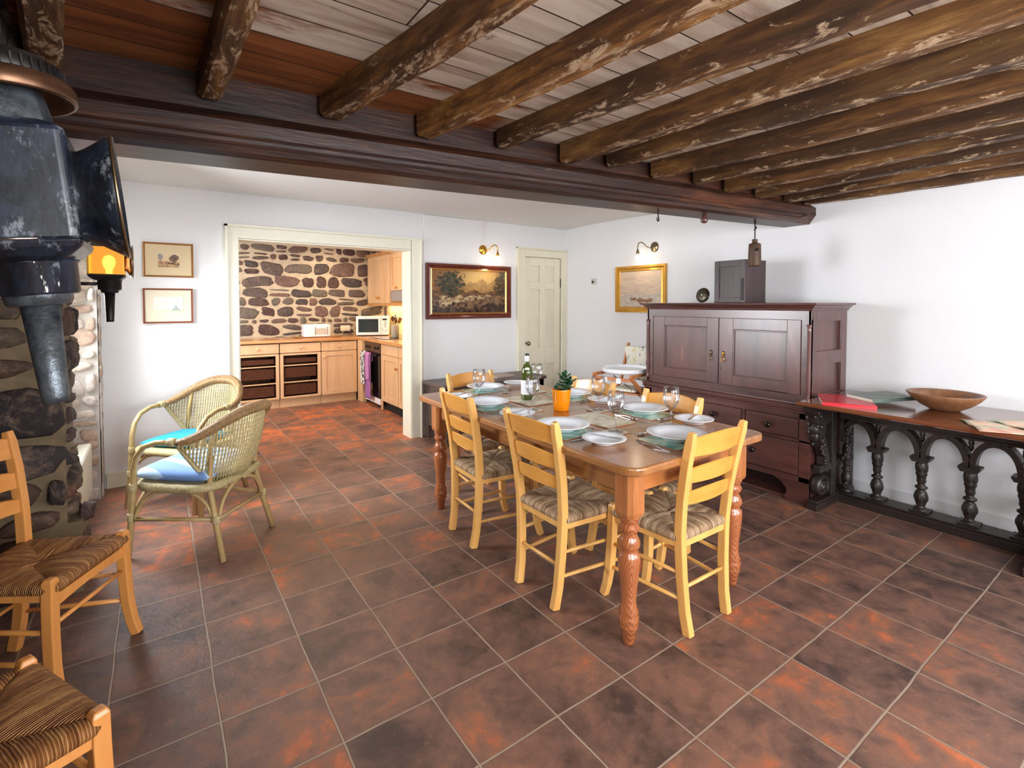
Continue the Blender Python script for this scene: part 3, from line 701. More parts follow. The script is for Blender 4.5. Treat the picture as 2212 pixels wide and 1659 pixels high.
# ================================================================ DINING TABLE
TZ = 0.78
t = thing('dining_table', 'large farmhouse pine table with turned legs laid for six', 'table', (0, 0, 0))
def rrect(x0, x1, y0, y1, r, n=8):
    P = []
    for cx, cy, a in ((x1-r, y1-r, 0), (x0+r, y1-r, 90), (x0+r, y0+r, 180), (x1-r, y0+r, 270)):
        for i in range(n+1):
            b = math.radians(a+90*i/n); P.append((cx+r*math.cos(b), cy+r*math.sin(b)))
    return P
TX0, TX1, TY0, TY1 = -2.842, -1.855, -3.615, -1.65
obj('tabletop', MB().prism(rrect(TX0, TX1, TY0, TY1, 0.075), TZ-0.036, TZ), M_PINE, t, bevel=0.009, seg=3)
LX = (-2.728, -1.965); LY = (-3.497, -1.80)
for x in (LX[0]-0.02, LX[1]-0.01): obj('side_apron', MB().box(x, x+0.022, LY[0], LY[1], 0.632, TZ-0.036), M_PINE, t, bevel=0.002)
M_PINEX = wood('waxed_pine_end', srgb(150, 84, 42), srgb(192, 124, 70), 'x', 5, 0.07, 0.25, c3=srgb(206, 146, 92), coat=0.4)
for y in (LY[0]-0.012, LY[1]-0.01): obj('end_apron', MB().box(LX[0], LX[1], y, y+0.022, 0.632, TZ-0.036), M_PINEX, t, bevel=0.002)
M_PINEB = wood('pine_leg_block', srgb(140, 78, 40), srgb(184, 118, 68), 'z', 9, 0.10, 0.25, c3=srgb(206, 146, 92), coat=0.4)
LP = [(.021, 0), (.025, .008), (.036, .072), (.041, .080), (.037, .086), (.042, .095), (.0425, .122), (.036, .130), (.042, .140), (.034, .158), (.031, .185), (.035, .24), (.043, .31), (.047, .355), (.045, .384), (.034, .394), (.036, .402), (.045, .418), (.046, .432), (.037, .452), (.031, .466), (.033, .474), (.042, .486), (.043, .50), (.035, .512), (.038, .522), (.043, .535), (.046, .552)]
for x in LX:
    for y in LY:
        m = MB().lathe(LP, 28); nlt = len(m.mi); h, c = 0.050, 0.016
        oct_ = [(h, -h+c), (h, h-c), (h-c, h), (-h+c, h), (-h, h-c), (-h, -h+c), (-h+c, -h), (h-c, -h)]
        m.loft([[Vector((a*0.9, b*0.9, .545)) for a, b in oct_], [Vector((a, b, .562)) for a, b in oct_], [Vector((a, b, TZ-.036)) for a, b in oct_]])
        m.mi = [0]*(len(m.f)-len(m.f)+len(m.mi)); m.mi[nlt:] = [1]*(len(m.mi)-nlt)
        obj('leg', m, [M_PINEZ, M_PINEB], t, loc=(x, y, 0))

# ================================================================ TABLE SETTINGS
def mat_mat(name, a, b, c):
    k = N(name, 0.22); v = k.map(); n = k.noise(v, 9, 5, 0.6, 1.0)
    k.col(k.ramp(n, [(0.35, a), (0.5, b), (0.62, c)])); return k.m
M_MAT = mat_mat('teal_watercolour_mat', srgb(70, 130, 118), srgb(150, 186, 168), srgb(206, 214, 190))
M_MATP = mat_mat('pale_print_mat', srgb(150, 150, 118), srgb(208, 200, 176), srgb(226, 218, 200))
M_CORK = plain('cork_edge', srgb(150, 96, 60), 0.8)
def lathe_part(name, prof, mat, parent=None, n=40, loc=None): return obj(name, MB().lathe(prof, n), mat, parent, loc=loc)
PLATE = [(0.0, 0.003), (0.062, 0.003), (0.065, 0.0), (0.069, 0.003), (0.088, 0.018), (0.104, 0.026), (0.135, 0.033), (0.1368, 0.0355), (0.134, 0.0372), (0.104, 0.030), (0.090, 0.022), (0.080, 0.0115), (0.05, 0.0085), (0.0, 0.008)]
SIDE = [(r*0.745, z*0.8) for r, z in PLATE]
def glass_profile():
    return [(0.0, 0.0), (0.036, 0.0), (0.0365, 0.0015), (0.02, 0.005), (0.006, 0.011), (0.0042, 0.02), (0.0038, 0.05), (0.0042, 0.076), (0.010, 0.083), (0.024, 0.094), (0.036, 0.112), (0.0418, 0.134), (0.0425, 0.152), (0.0405, 0.178), (0.0382, 0.199), (0.0376, 0.1995), (0.0374, 0.198)]
def flat(name, poly, th, mat, bend=None, parent=None):
    m = MB().prism(poly, 0, th); return obj(name, m, mat, parent)
def knife_mb(L=0.21, w=0.016):
    hl = L*0.45; m = MB()
    m.prism([(-0.006, 0), (0.006, 0), (0.0085, hl*0.3), (0.006, hl), (w*0.55, hl+0.01), (w*0.6, L*0.85), (w*0.1, L), (-0.005, L*0.9), (-0.005, hl+0.01), (-0.005, hl), (-0.0075, hl*0.3)], 0.0, 0.0028); return m
def fork_mb(L=0.19):
    m = MB(); P = [(0, 0, 0.002), (0, 0.04, 0.003), (0, 0.09, 0.009), (0, 0.125, 0.007), (0, 0.14, 0.004)]
    m.bar(P, [0.012, 0.009, 0.006, 0.014, 0.022], 0.002)
    for i in range(4):
        x = -0.009+0.006*i; m.bar([(x, 0.138, 0.004), (x, 0.16, 0.003), (x*0.9, L, 0.010)], [0.003, 0.003, 0.0018], 0.0015)
    return m
def spoon_mb(L=0.17):
    m = MB(); m.bar([(0, 0, 0.002), (0, 0.04, 0.003), (0, 0.08, 0.008), (0, 0.12, 0.006)], [0.011, 0.008, 0.005, 0.008], 0.002)
    m.ball((0, 0.143, 0.006), 0.017, 0.026, 0.004, 12, 6); return m
PROTO = {}
def put(kind, build, pos, rz, label, cat, group):
    if kind not in PROTO:
        o = build(); PROTO[kind] = o
    else:
        src = PROTO[kind]; o = src.copy(); COL.objects.link(o)
        for c in src.children:
            d = c.copy(); COL.objects.link(d); d.parent = o
    o.location = pos; o.rotation_euler = (0, 0, rz); o['label'] = label; o['category'] = cat; o['group'] = group
    return o
def wine_glass():
    m = MB(); P = glass_profile(); n = 36
    m.lathe(P, n); m.f.pop(); m.sm.pop(); m.mi.pop()      # open rim: no cap over the bowl
    return obj('wine_glass', m, M_THIN)
def b_mat():
    e = bpy.data.objects.new('placemat', None); COL.objects.link(e)
    obj('board', MB().prism(rrect(-0.145, 0.145, -0.112, 0.112, 0.012, 3), 0, 0.003), M_CORK, e); obj('printed_top', MB().prism(rrect(-0.144, 0.144, -0.111, 0.111, 0.012, 3), 0.003, 0.0046), M_MAT, e); return e
def b_cmat():
    e = bpy.data.objects.new('serving_mat', None); COL.objects.link(e)
    obj('board', MB().prism(rrect(-0.11, 0.11, -0.158, 0.158, 0.012, 3), 0, 0.004), M_CORK, e); obj('printed_top', MB().prism(rrect(-0.109, 0.109, -0.157, 0.157, 0.012, 3), 0.004, 0.0056), M_MATP, e); return e
def b_coast():
    e = bpy.data.objects.new('coaster', None); COL.objects.link(e)
    obj('board', MB().prism(rrect(-0.052, 0.052, -0.052, 0.052, 0.006, 3), 0, 0.003), M_CORK, e); obj('printed_top', MB().prism(rrect(-0.051, 0.051, -0.051, 0.051, 0.006, 3), 0.003, 0.0044), M_MATP, e); return e
SET = [
    ('at the near end of the table', (-2.343, -3.44), 0.0, (-2.132, -3.250), (-2.659, -3.283)),
    ('at the nearer left place', (-2.662, -3.0), -PI/2, (-2.468, -3.177), (-2.668, -2.62)),
    ('at the farther left place', (-2.655, -2.285), -PI/2, (-2.494, -2.538), (-2.69, -1.98)),
    ('at the far end place', (-2.36, -1.80), PI, (-2.584, -2.075), (-2.039, -1.745)),
    ('at the nearer right place', (-2.015, -2.975), PI/2, (-2.178, -2.767), (-1.985, -3.284)),
    ('at the farther right place', (-2.015, -2.35), PI/2, (-2.088, -2.06), (-1.98, -2.615))]
for where, (px_, py_), a, gl, sp in SET:
    def L_(x, y): return (px_+x*math.cos(a)-y*math.sin(a), py_+x*math.sin(a)+y*math.cos(a))
    put('mat', b_mat, (px_, py_+0.0, TZ), a, 'teal placemat under the dinner plate '+where, 'placemat', 'placemats under the dinner plates')
    put('plate', lambda: lathe_part('dinner_plate', PLATE, M_CHINA), (px_, py_, TZ+0.0048), 0, 'large white dinner plate '+where, 'plate', 'dinner plates')
    put('side', lambda: lathe_part('side_plate', SIDE, M_CHINA), (sp[0], sp[1], TZ+0.0002), 0, 'small white side plate '+where, 'plate', 'side plates')
    put('coaster', b_coast, (gl[0], gl[1], TZ), a+0.03, 'square coaster under the wine glass '+where, 'coaster', 'coasters')
    put('glass', lambda: wine_glass(), (gl[0], gl[1], TZ+0.0046), 0, 'empty stemmed wine glass '+where, 'wine glass', 'wine glasses')
    x, y = L_(0.175, -0.10); put('knife', lambda: obj('table_knife', knife_mb(), M_STEEL), (x, y, TZ), a, 'steel dinner knife '+where, 'knife', 'dinner knives')
    x, y = L_(-0.175, -0.10); put('fork', lambda: obj('table_fork', fork_mb(), M_STEEL), (x, y, TZ), a, 'steel dinner fork '+where, 'fork', 'dinner forks')
    x, y = L_(0.08, 0.158); put('spoon', lambda: obj('dessert_spoon', spoon_mb(), M_STEEL), (x, y, TZ), a+PI/2, 'steel dessert spoon above the plate '+where, 'spoon', 'dessert spoons')
    put('bknife', lambda: obj('butter_knife', knife_mb(0.165, 0.014), M_STEEL), (sp[0]+0.035*math.cos(a)+0.075*math.sin(a), sp[1]+0.035*math.sin(a)-0.075*math.cos(a), TZ+0.0305), a+0.35, 'small butter knife on the side plate '+where, 'knife', 'butter knives')
put('cmat', b_cmat, (-2.345, -2.95, TZ), 0.02, 'pale printed serving mat between the nearer plates, nothing on it', 'table mat', 'serving mats')
put('cmat', b_cmat, (-2.335, -2.29, TZ), 0.02, 'pale printed serving mat under the wine bottle', 'table mat', 'serving mats')
# bottle
b = thing('wine_bottle', 'green glass wine bottle with blank white label standing on serving mat', 'bottle', (-2.326, -2.257, TZ+0.0058))
BP = [(0, 0.004), (0.03, 0.0), (0.0375, 0.004), (0.0385, 0.01), (0.0385, 0.175), (0.036, 0.195), (0.022, 0.225), (0.0155, 0.245), (0.0140, 0.262), (0.0140, 0.295), (0.0125, 0.298), (0, 0.298)]
obj('glass_body', MB().lathe(BP, 32), plain('green_bottle_glass', srgb(70, 78, 30), 0.05), b)
obj('paper_label', MB().lathe([(0.0388, 0.035), (0.0391, 0.036), (0.0391, 0.128), (0.0388, 0.129)], 32), plain('white_label', srgb(232, 232, 236), 0.6), b)
nl = MB(); nl.ball((0, 0, 0), 0.016, 0.003, 0.011, 14, 8, Matrix.Rotation(math.radians(-38), 4, 'Z')); obj('neck_label', nl, plain('cream_label', srgb(236, 234, 220), 0.6), b, loc=(-0.0175, -0.0265, 0.203))
obj('foil_capsule', MB().lathe([(0.0146, 0.246), (0.0149, 0.248), (0.0149, 0.296), (0.0135, 0.299), (0, 0.2995)], 24), plain('silver_foil', srgb(226, 228, 232), 0.35, 0.2), b)
obj('dark_cap', MB().lathe([(0.0151, 0.288), (0.0153, 0.289), (0.0153, 0.299), (0.013, 0.3015), (0, 0.3018)], 24), M_BLACK, b)
# plant
p = thing('potted_succulent', 'dark green succulent in a bright orange glazed pot on the table', 'plant', (-2.349, -2.63, TZ))
PP = [(0.0, 0.0), (0.040, 0.0), (0.046, 0.004), (0.052, 0.06), (0.0575, 0.118), (0.0590, 0.127), (0.0575, 0.129), (0.0545, 0.127), (0.0535, 0.112), (0.0, 0.112)]
obj('pot', MB().lathe(PP, 40), plain('orange_glaze', srgb(240, 140, 16), 0.12), p)
obj('soil', MB().lathe([(0, 0.119), (0.03, 0.121), (0.0535, 0.114), (0.0535, 0.112), (0, 0.112)], 24), plain('dark_soil', srgb(56, 38, 28), 0.95, bump=1, noise=0.3, sc=60), p)
m = MB(); R = random.Random(5)
def leaf(base, dirv, L, w):
    d = Vector(dirv).normalized(); s_ = d.cross(Vector((0, 0, 1)));
    if s_.length < .01: s_ = Vector((1, 0, 0))
    s_.normalize(); u_ = s_.cross(d); mm = Matrix((( *s_, 0), (*d, 0), (*u_, 0), (0, 0, 0, 1))).transposed()
    m.ball(Vector(base)+d*L*0.52, w, L*0.52, w*0.28, 10, 6, mm)
stems = [((0.012, 0.0), 0.082, (0.2, -0.08)), ((0.025, -0.01), 0.045, (0.7, -0.45)), ((-0.025, 0.01), 0.02, (-0.4, 0.1))]
st = MB()
for (bx, by), h, (lx, ly) in stems:
    top = Vector((bx+lx*h*0.6, by+ly*h*0.6, 0.118+h)); st.tube([(bx, by, 0.116), ((bx+top.x)/2, (by+top.y)/2, 0.118+h*0.5), top], 0.004, 6)
    nL = 5 if h > 0.04 else 3
    for j in range(nL):
        f = (j+0.6)/nL; q0 = Vector((bx, by, 0.116)).lerp(top, f)
        for k_ in range(2):
            a = k_*PI+j*1.35+R.uniform(-0.2, 0.2)+0.5; up = 0.15+0.55*f
            leaf(q0, (math.cos(a), math.sin(a), up), R.uniform(0.044, 0.054)*(1 if h > 0.04 else 0.5), 0.0165 if h > 0.04 else 0.009)
    leaf(top, (0.3, 0.1, 1), 0.04 if h > 0.04 else 0.02, 0.014 if h > 0.04 else 0.008); leaf(top, (-0.5, -0.2, 0.8), 0.04 if h > 0.04 else 0.02, 0.014 if h > 0.04 else 0.008)
obj('leaves', m, plain('glossy_green_leaf', srgb(34, 74, 44), 0.25, noise=0.3, sc=30), p)
obj('stem', st, plain('green_stem', srgb(84, 98, 56), 0.6), p)
# ================================================================ DARK PRESS CUPBOARD
t = thing('press_cupboard', 'tall dark oak press cupboard with two panelled doors above drawers, against the right wall', 'cupboard', (0, 0, 0))
YL, YR, XF = -1.82, -3.265, -0.62
m = MB(); m.box(XF+0.02, -0.03, YR, YL, 0.15, 0.66); m.box(XF+0.03, -0.05, YR+0.02, YL-0.02, 0.0, 0.02)
obj('lower_case', m, M_OAKX, t, bevel=0.003)
# front frame of the lower part
def rails(mb, x0, x1, ys, zs_list):
    for (a, b), (c, d) in zs_list: mb.box(x0, x1, a, b, c, d)
m = MB(); X0, X1 = XF, XF+0.02
m.box(X0, X1, YR, YL, 0.60, 0.66); m.box(X0, X1, YR, YL, 0.15, 0.19); m.box(X0, X1, YR, YR+0.075, 0.15, 0.66); m.box(X0, X1, YL-0.075, YL, 0.15, 0.66)
m.box(X0, X1, YR, YL, 0.435, 0.452); m.box(X0, X1, -2.30, -2.275, 0.452, 0.60); m.box(X0, X1, -2.79, -2.765, 0.452, 0.60); m.box(X0, X1, -2.555, -2.53, 0.19, 0.435)
obj('lower_frame', m, M_OAKX, t, bevel=0.002)
for a, b, c, d, ks in ((-3.185, -2.795, 0.457, 0.595, (-2.985,)), (-2.76, -2.305, 0.457, 0.595, (-2.535,)), (-2.27, -1.90, 0.457, 0.595, (-2.09,)),
                       (-3.185, -2.56, 0.195, 0.43, (-2.865,)), (-2.525, -1.90, 0.195, 0.43, (-2.2,))):
    dr = obj('drawer', MB().box(XF-0.002, XF+0.015, a, b, c, d), M_OAKX, t, bevel=0.004)
    for ky in ks:
        kz = (c+d)/2
        obj('knob', MB().lathe([(0.012, 0), (0.009, 0.012), (0.018, 0.022), (0.023, 0.032), (0.019, 0.042), (0, 0.045)], 18, Matrix.Translation((XF-0.002, ky, kz)) @ Matrix.Rotation(-PI/2, 4, 'Y')), plain('black_wood_knob', srgb(22, 16, 16), 0.2) if 'black_wood_knob' not in bpy.data.materials else bpy.data.materials['black_wood_knob'], dr)
# bracket feet
for (yy, s_) in ((YR, 1), (YL, -1)):
    P = [(yy, 0), (yy, 0.155), (yy+s_*0.26, 0.155), (yy+s_*0.2, 0.13), (yy+s_*0.155, 0.085), (yy+s_*0.155, 0.05), (yy+s_*0.17, 0.03), (yy+s_*0.16, 0)]
    obj('bracket_foot', MB().prism(P, XF-0.005, XF+0.02, 'x'), M_OAKX, t, bevel=0.003)
    Q = [(XF, 0), (XF, 0.155), (-0.05, 0.155), (-0.05, 0), (-0.18, 0.0), (-0.2, 0.1), (XF+0.16, 0.1), (XF+0.14, 0.0)]
    obj('side_foot', MB().prism(Q, yy-0.0 if s_ > 0 else yy-0.02, yy+0.02 if s_ > 0 else yy, 'y'), M_OAK, t)
m = MB()
def moulding(mb, prof, x_f, yr, yl, xb):
    # prof: list (out, z) ; mitred around front and both sides
    rings = []
    for (o_, z) in prof: rings.append([Vector((xb, yr-o_, z)), Vector((x_f-o_, yr-o_, z)), Vector((x_f-o_, yl+o_, z)), Vector((xb, yl+o_, z))])
    mb.loft(rings, closed_ring=True, cap=True)
moulding(m, [(0.0, 0.64), (0.006, 0.645), (0.006, 0.655), (0.014, 0.658), (0.018, 0.667), (0.012, 0.674), (0.012, 0.68), (0.02, 0.684), (0.02, 0.694), (0.0, 0.705)], XF, YR, YL, -0.03)
obj('waist_moulding', m, M_OAKX, t)
m = MB(); XU = XF+0.015; YRu, YLu = YR+0.01, YL-0.01
m.box(XU+0.02, -0.03, YRu+0.02, YLu-0.02, 0.70, 1.37)
obj('upper_case', m, M_OAK, t)
m = MB(); m.box(XU, XU+0.022, YRu, YLu, 0.70, 0.765); m.box(XU, XU+0.022, YRu, YLu, 1.305, 1.375)
m.box(XU, XU+0.022, YRu, YRu+0.065, 0.765, 1.305); m.box(XU, XU+0.022, YLu-0.065, YLu, 0.765, 1.305)
obj('upper_frame', m, M_OAKX, t, bevel=0.002)
def panel_door(a, b, z0, z1, pa, pb, pz0, pz1):
    m = MB(); x = XU-0.002
    m.box(x, x+0.02, a, pa, z0, z1); m.box(x, x+0.02, pb, b, z0, z1); m.box(x, x+0.02, pa, pb, z0, pz0); m.box(x, x+0.02, pa, pb, pz1, z1)
    d = obj('door', m, M_OAK, t, bevel=0.002)
    obj('door_panel', MB().box(x+0.01, x+0.016, pa, pb, pz0, pz1), M_OAK, d)
    mm = MB()
    for (p, q_, r_, s_) in ((pa, pb, pz0, pz0+0.012), (pa, pb, pz1-0.012, pz1), (pa, pa+0.012, pz0, pz1), (pb-0.012, pb, pz0, pz1)): mm.box(x+0.002, x+0.014, p, q_, r_, s_)
    obj('panel_moulding', mm, M_OAK, d, bevel=0.003)
    return d
d1 = panel_door(-3.187, -2.556, 0.77, 1.30, -3.092, -2.676, 0.85, 1.215)
d2 = panel_door(-2.551, -1.90, 0.77, 1.30, -2.447, -2.02, 0.85, 1.225)
for d, hy in ((d2, -2.487), (d1, -2.598)):
    m = MB(); x = XU-0.004
    m.tube([(x, hy, 1.035), (x-0.004, hy, 1.02), (x-0.002, hy, 1.0)], [0.006, 0.011, 0.007], 10); m.ball((x-0.008, hy, 1.003), 0.007)
    m.tube([(x-0.012, hy+0.0, 1.0), (x-0.014, hy+0.013, 0.978), (x-0.014, hy+0.011, 0.958), (x-0.014, hy, 0.951), (x-0.014, hy-0.011, 0.958), (x-0.014, hy-0.013, 0.978)], 0.0028, 8, closed=True)
    obj('drop_handle', m, M_BRASS if d is d1 else M_BRONZE, d)
m = MB(); m.ball((XU-0.003, -2.575, 0.902), 0.002, 0.005, 0.006); m.box(XU-0.004, XU, -2.577, -2.573, 0.885, 0.9); obj('keyhole', m, M_BLACK, d1)
# corner columns and side panels
for yy in (YR+0.02, YL-0.02):
    m = MB().lathe([(0.016, 0.74), (0.016, 0.75), (0.011, 0.755), (0.013, 0.775), (0.0135, 0.9), (0.012, 1.22), (0.015, 1.235), (0.011, 1.245), (0.016, 1.255), (0.016, 1.27)], 16, Matrix.Translation((XU-0.006, yy, 0)))
    obj('corner_column', m, M_OAK, t)
for yy, s_ in ((YRu, 1), (YLu, -1)):
    m = MB(); a, b = (yy, yy+0.02) if s_ > 0 else (yy-0.02, yy)
    for x0, x1, z0, z1 in ((XU, XU+0.06, 0.70, 1.375), (-0.125, -0.03, 0.70, 1.375), (XU+0.06, -0.125, 0.70, 0.765), (XU+0.06, -0.125, 0.98, 1.075), (XU+0.06, -0.125, 1.29, 1.375)): m.box(x0, x1, a, b, z0, z1)
    obj('side_frame', m, M_OAK, t, bevel=0.003)
m = MB(); moulding(m, [(0, 1.365), (0.008, 1.372), (0.010, 1.38), (0.022, 1.39), (0.034, 1.402), (0.052, 1.408), (0.055, 1.420), (0.05, 1.422)], XU, YRu, YLu, -0.02)
obj('cornice', m, M_OAKX, t)

# box and disc on the cupboard
t = thing('small_wooden_cabinet', 'small dark wooden box cabinet with panelled door standing on top of the press cupboard', 'box', (-0.5, -2.575, 1.422), math.radians(-3))
m = MB(); M_BOXD = wood('near_black_oak', srgb(38, 27, 28), srgb(70, 50, 50), 'z', 5, 0.12, 0.4)
m.box(0.014, 0.28, -0.14, 0.14, 0, 0.345); m.box(0.0, 0.285, -0.142, 0.142, 0.0, 0.008); m.box(0.002, 0.282, -0.142, 0.142, 0.338, 0.346); obj('case', m, M_BOXD, t, bevel=0.002)
m = MB(); m.box(0, 0.014, -0.14, -0.095, 0, 0.345); m.box(0, 0.014, 0.095, 0.14, 0, 0.345); m.box(0, 0.014, -0.095, 0.095, 0, 0.045); m.box(0, 0.014, -0.095, 0.095, 0.295, 0.345); m.box(0.008, 0.012, -0.1, 0.1, 0.04, 0.3)
d = obj('door', m, M_BOXD, t, bevel=0.003); obj('lock_plate', MB().box(-0.002, 0.001, -0.128, -0.102, 0.02, 0.2), M_IRON, d)
t = thing('round_bell_disc', 'dark round metal disc with pale centre stud beside the box on the cupboard', 'disc', (-0.40, -2.262, 1.491), 0, rot=(0, math.radians(-80), 0))
obj('disc', MB().lathe([(0, 0.012), (0.02, 0.012), (0.05, 0.008), (0.064, 0.0), (0.066, -0.006), (0.06, -0.008), (0, -0.008)], 36), plain('dark_bronze_disc', srgb(70, 62, 48), 0.35, 0.6), t)
obj('centre_stud', MB().lathe([(0.009, 0.011), (0.008, 0.016), (0, 0.018)], 14), plain('pale_stud', srgb(190, 186, 170), 0.3), t)

# ================================================================ CARVED CONSOLE
t = thing('carved_console_table', 'long carved dark oak console with balustrade arcade and mahogany top, along right wall', 'console table', (0, 0, 0))
CZ = 0.762; CY0, CY1 = -3.262, -4.52
m = MB(); rings = []
m.loft([[Vector((x, y, z)) for x, y in ((-0.825+o_, CY1+o_), (-0.825+o_, CY0-o_), (-0.035, CY0-o_), (-0.035, CY1+o_))] for o_, z in ((0.02, CZ-0.032), (0.006, CZ-0.026), (0.0, CZ-0.016), (0.005, CZ-0.006), (0.014, CZ))])
obj('tabletop', m, M_TOPMAH, t)
m = MB(); m.box(-0.34, -0.20, -4.33, -3.33, 0.60, CZ-0.03); m.box(-0.35, -0.19, -4.33, -3.33, 0.60, 0.615); m.box(-0.355, -0.185, -4.33, -3.33, 0.69, 0.705)
obj('frieze', m, M_BLACKOAK, t, bevel=0.004)
m = MB(); m.box(-0.36, -0.18, -4.33, -3.33, 0.0, 0.055); m.box(-0.345, -0.195, -4.33, -3.33, 0.055, 0.066); obj('base_rail', m, M_BLACKOAK, t, bevel=0.005)
BP_ = [(0.044, 0.066), (0.044, 0.08), (0.03, 0.09), (0.022, 0.10), (0.028, 0.118), (0.035, 0.145), (0.036, 0.175), (0.028, 0.198), (0.018, 0.208), (0.033, 0.218), (0.034, 0.228), (0.02, 0.236), (0.02, 0.25), (0.026, 0.262), (0.024, 0.28), (0.027, 0.30), (0.032, 0.308), (0.029, 0.318), (0.033, 0.345), (0.034, 0.372), (0.029, 0.385), (0.026, 0.39), (0.032, 0.396)]
bys = [-3.55, -3.795, -4.035, -4.272]
for y in bys:
    m = MB().lathe(BP_, 20, Matrix.Translation((-0.27, y, 0)))
    for k_ in range(8):   # carved lobes on the vase and shaft
        a = 2*PI*k_/8
        m.ball((-0.27+0.031*math.cos(a), y+0.031*math.sin(a), 0.158), 0.009, 0.009, 0.026, 6, 5)
        m.ball((-0.27+0.028*math.cos(a), y+0.028*math.sin(a), 0.352), 0.008, 0.008, 0.028, 6, 5)
    m.box(-0.325, -0.215, y-0.05, y+0.05, 0.066, 0.078); m.prism([(y-0.04, 0.394), (y+0.04, 0.394), (y+0.052, 0.415), (y+0.052, 0.425), (y-0.052, 0.425), (y-0.052, 0.415)], -0.32, -0.22, 'x')
    obj('baluster', m, M_BLACKOAK, t)
ends = [-3.33]+bys+[-4.40]
for i in range(5):
    if i == 4: continue
    a, b = ends[i], ends[i+1]; c = (a+b)/2; ro, n = abs(a-b)/2, 18; m = MB(); ri = ro-0.028; z0 = 0.425; hh = 0.145
    P = []
    for k_ in range(n+1): th = PI*k_/n; P.append((c+(ro+0.004)*math.cos(th), z0+(hh+0.035)*math.sin(th)))
    Q = []
    for k_ in range(n+1): th = PI*k_/n; Q.append((c+ri*math.cos(th), z0+hh*math.sin(th)))
    for k_ in range(n): m.prism([P[k_], P[k_+1], Q[k_+1], Q[k_]], -0.31, -0.23, 'x')
    m.ball((-0.312, c, 0.585), 0.008, 0.016, 0.01); m.box(-0.318, -0.305, c-0.02, c+0.02, 0.572, 0.60)
    obj('arch', m, M_BLACKOAK, t)
for y in bys:
    m = MB().lathe([(0, 0.515), (0.008, 0.522), (0.014, 0.54), (0.009, 0.553), (0.016, 0.565), (0.012, 0.575), (0.018, 0.60)], 12, Matrix.Translation((-0.27, y, 0))); obj('drop_finial', m, M_BLACKOAK, t)
# end supports: pierced board with scroll foot and carved bracket
def end_support(y0, y1, sgn):
    m = MB()
    m.box(-0.68, -0.08, y0, y1, 0.0, 0.045); m.box(-0.66, -0.08, y0+0.004, y1-0.004, 0.045, 0.065)
    m.box(-0.13, -0.08, y0+0.01, y1-0.01, 0.06, 0.70); m.box(-0.45, -0.38, y0+0.006, y1-0.006, 0.06, 0.72)
    m.box(-0.62, -0.08, y0+0.01, y1-0.01, 0.25, 0.30)
    o = obj('end_frame', m, M_BLACKOAK, t, bevel=0.005)
    m = MB(); yc = (y0+y1)/2
    # scroll foot
    sp = []
    for k_ in range(40):
        th = k_*0.32; r = 0.088*math.exp(-th*0.12); sp.append((-0.575+r*math.cos(th-0.6), yc, 0.15+r*math.sin(th-0.6)))
    m.tube(sp, 0.016, 8, ry=(y1-y0)/2); m.lathe([(0.02, -(y1-y0)/2-0.004), (0.024, 0), (0.02, (y1-y0)/2+0.004)], 16, Matrix.Translation((-0.575, yc, 0.15)) @ Matrix.Rotation(PI/2, 4, 'X'))
    obj('scroll_foot', m, M_BLACKOAK, t)
    m = MB(); Pf = [(-0.50, 0.24), (-0.565, 0.27), (-0.555, 0.35), (-0.60, 0.42), (-0.645, 0.50), (-0.66, 0.58), (-0.70, 0.64), (-0.76, 0.69), (-0.775, 0.735), (-0.46, 0.735), (-0.46, 0.60), (-0.54, 0.58), (-0.56, 0.5), (-0.52, 0.42), (-0.48, 0.33)]
    m.prism(Pf, y0+0.008, y1-0.008, 'y')
    R = random.Random(9)
    for k_ in range(34):
        f = R.random(); x = -0.50-0.2*f+R.uniform(-0.05, 0.05); z = 0.28+0.42*f
        m.ball((x, R.choice((y0+0.006, y1-0.006)), z), R.uniform(0.01, 0.024), 0.012, R.uniform(0.012, 0.03), 7, 5)
    m.ball((-0.665, yc, 0.56), 0.026, 0.036, 0.04, 12, 8); m.ball((-0.66, yc, 0.51), 0.018, 0.03, 0.036, 12, 8)
    obj('carved_bracket', m, M_BLACKOAK, t)
    m = MB(); yy = y0-0.02 if sgn > 0 else y1+0.02
    m.lathe(BP_, 16, Matrix.Translation((-0.27, yy, 0))); m.box(-0.36, -0.10, yy-0.018, yy+0.018, 0.60, 0.72)
    for k_ in range(30):
        z = 0.08+0.5*R.random(); m.ball((-0.27+R.uniform(-0.05, 0.05), yy+R.uniform(-0.015, 0.015), z), 0.016, 0.012, 0.02, 6, 5)
    obj('carved_pilaster', m, M_BLACKOAK, t)
end_support(-3.345, -3.275, 1); end_support(-4.40, -4.33, -1)

# things on the console
def bk(name, lab, cat, loc, rz, L, Wd, H, cm, pm=None, tilt=0):
    t = thing(name, lab, cat, loc, rz, rot=(tilt, 0, rz))
    m = MB(); m.box(-L/2, L/2, -Wd/2, Wd/2, 0, 0.0018); m.box(-L/2, L/2, -Wd/2, Wd/2, H-0.0018, H); m.box(-L/2, -L/2+0.002, -Wd/2, Wd/2, 0, H)
    obj('cover', m, cm, t, bevel=0.0008); obj('pages', MB().box(-L/2+0.004, L/2-0.004, -Wd/2+0.004, Wd/2-0.004, 0.002, H-0.002), pm or plain('paper_pages', srgb(226, 222, 208), 0.8), t); return t
bk('ring_binder', 'flat red folder lying on the console end beside the cupboard', 'folder', (-0.60, -3.47, CZ), math.radians(28), 0.36, 0.29, 0.022, plain('red_plastic', srgb(198, 40, 52), 0.25))
bk('visitor_book', 'grey-green hardback book lying partly on the red folder', 'book', (-0.40, -3.60, CZ+0.024), math.radians(62), 0.22, 0.31, 0.024, plain('grey_green_cloth', srgb(92, 108, 100), 0.35), tilt=math.radians(-2))
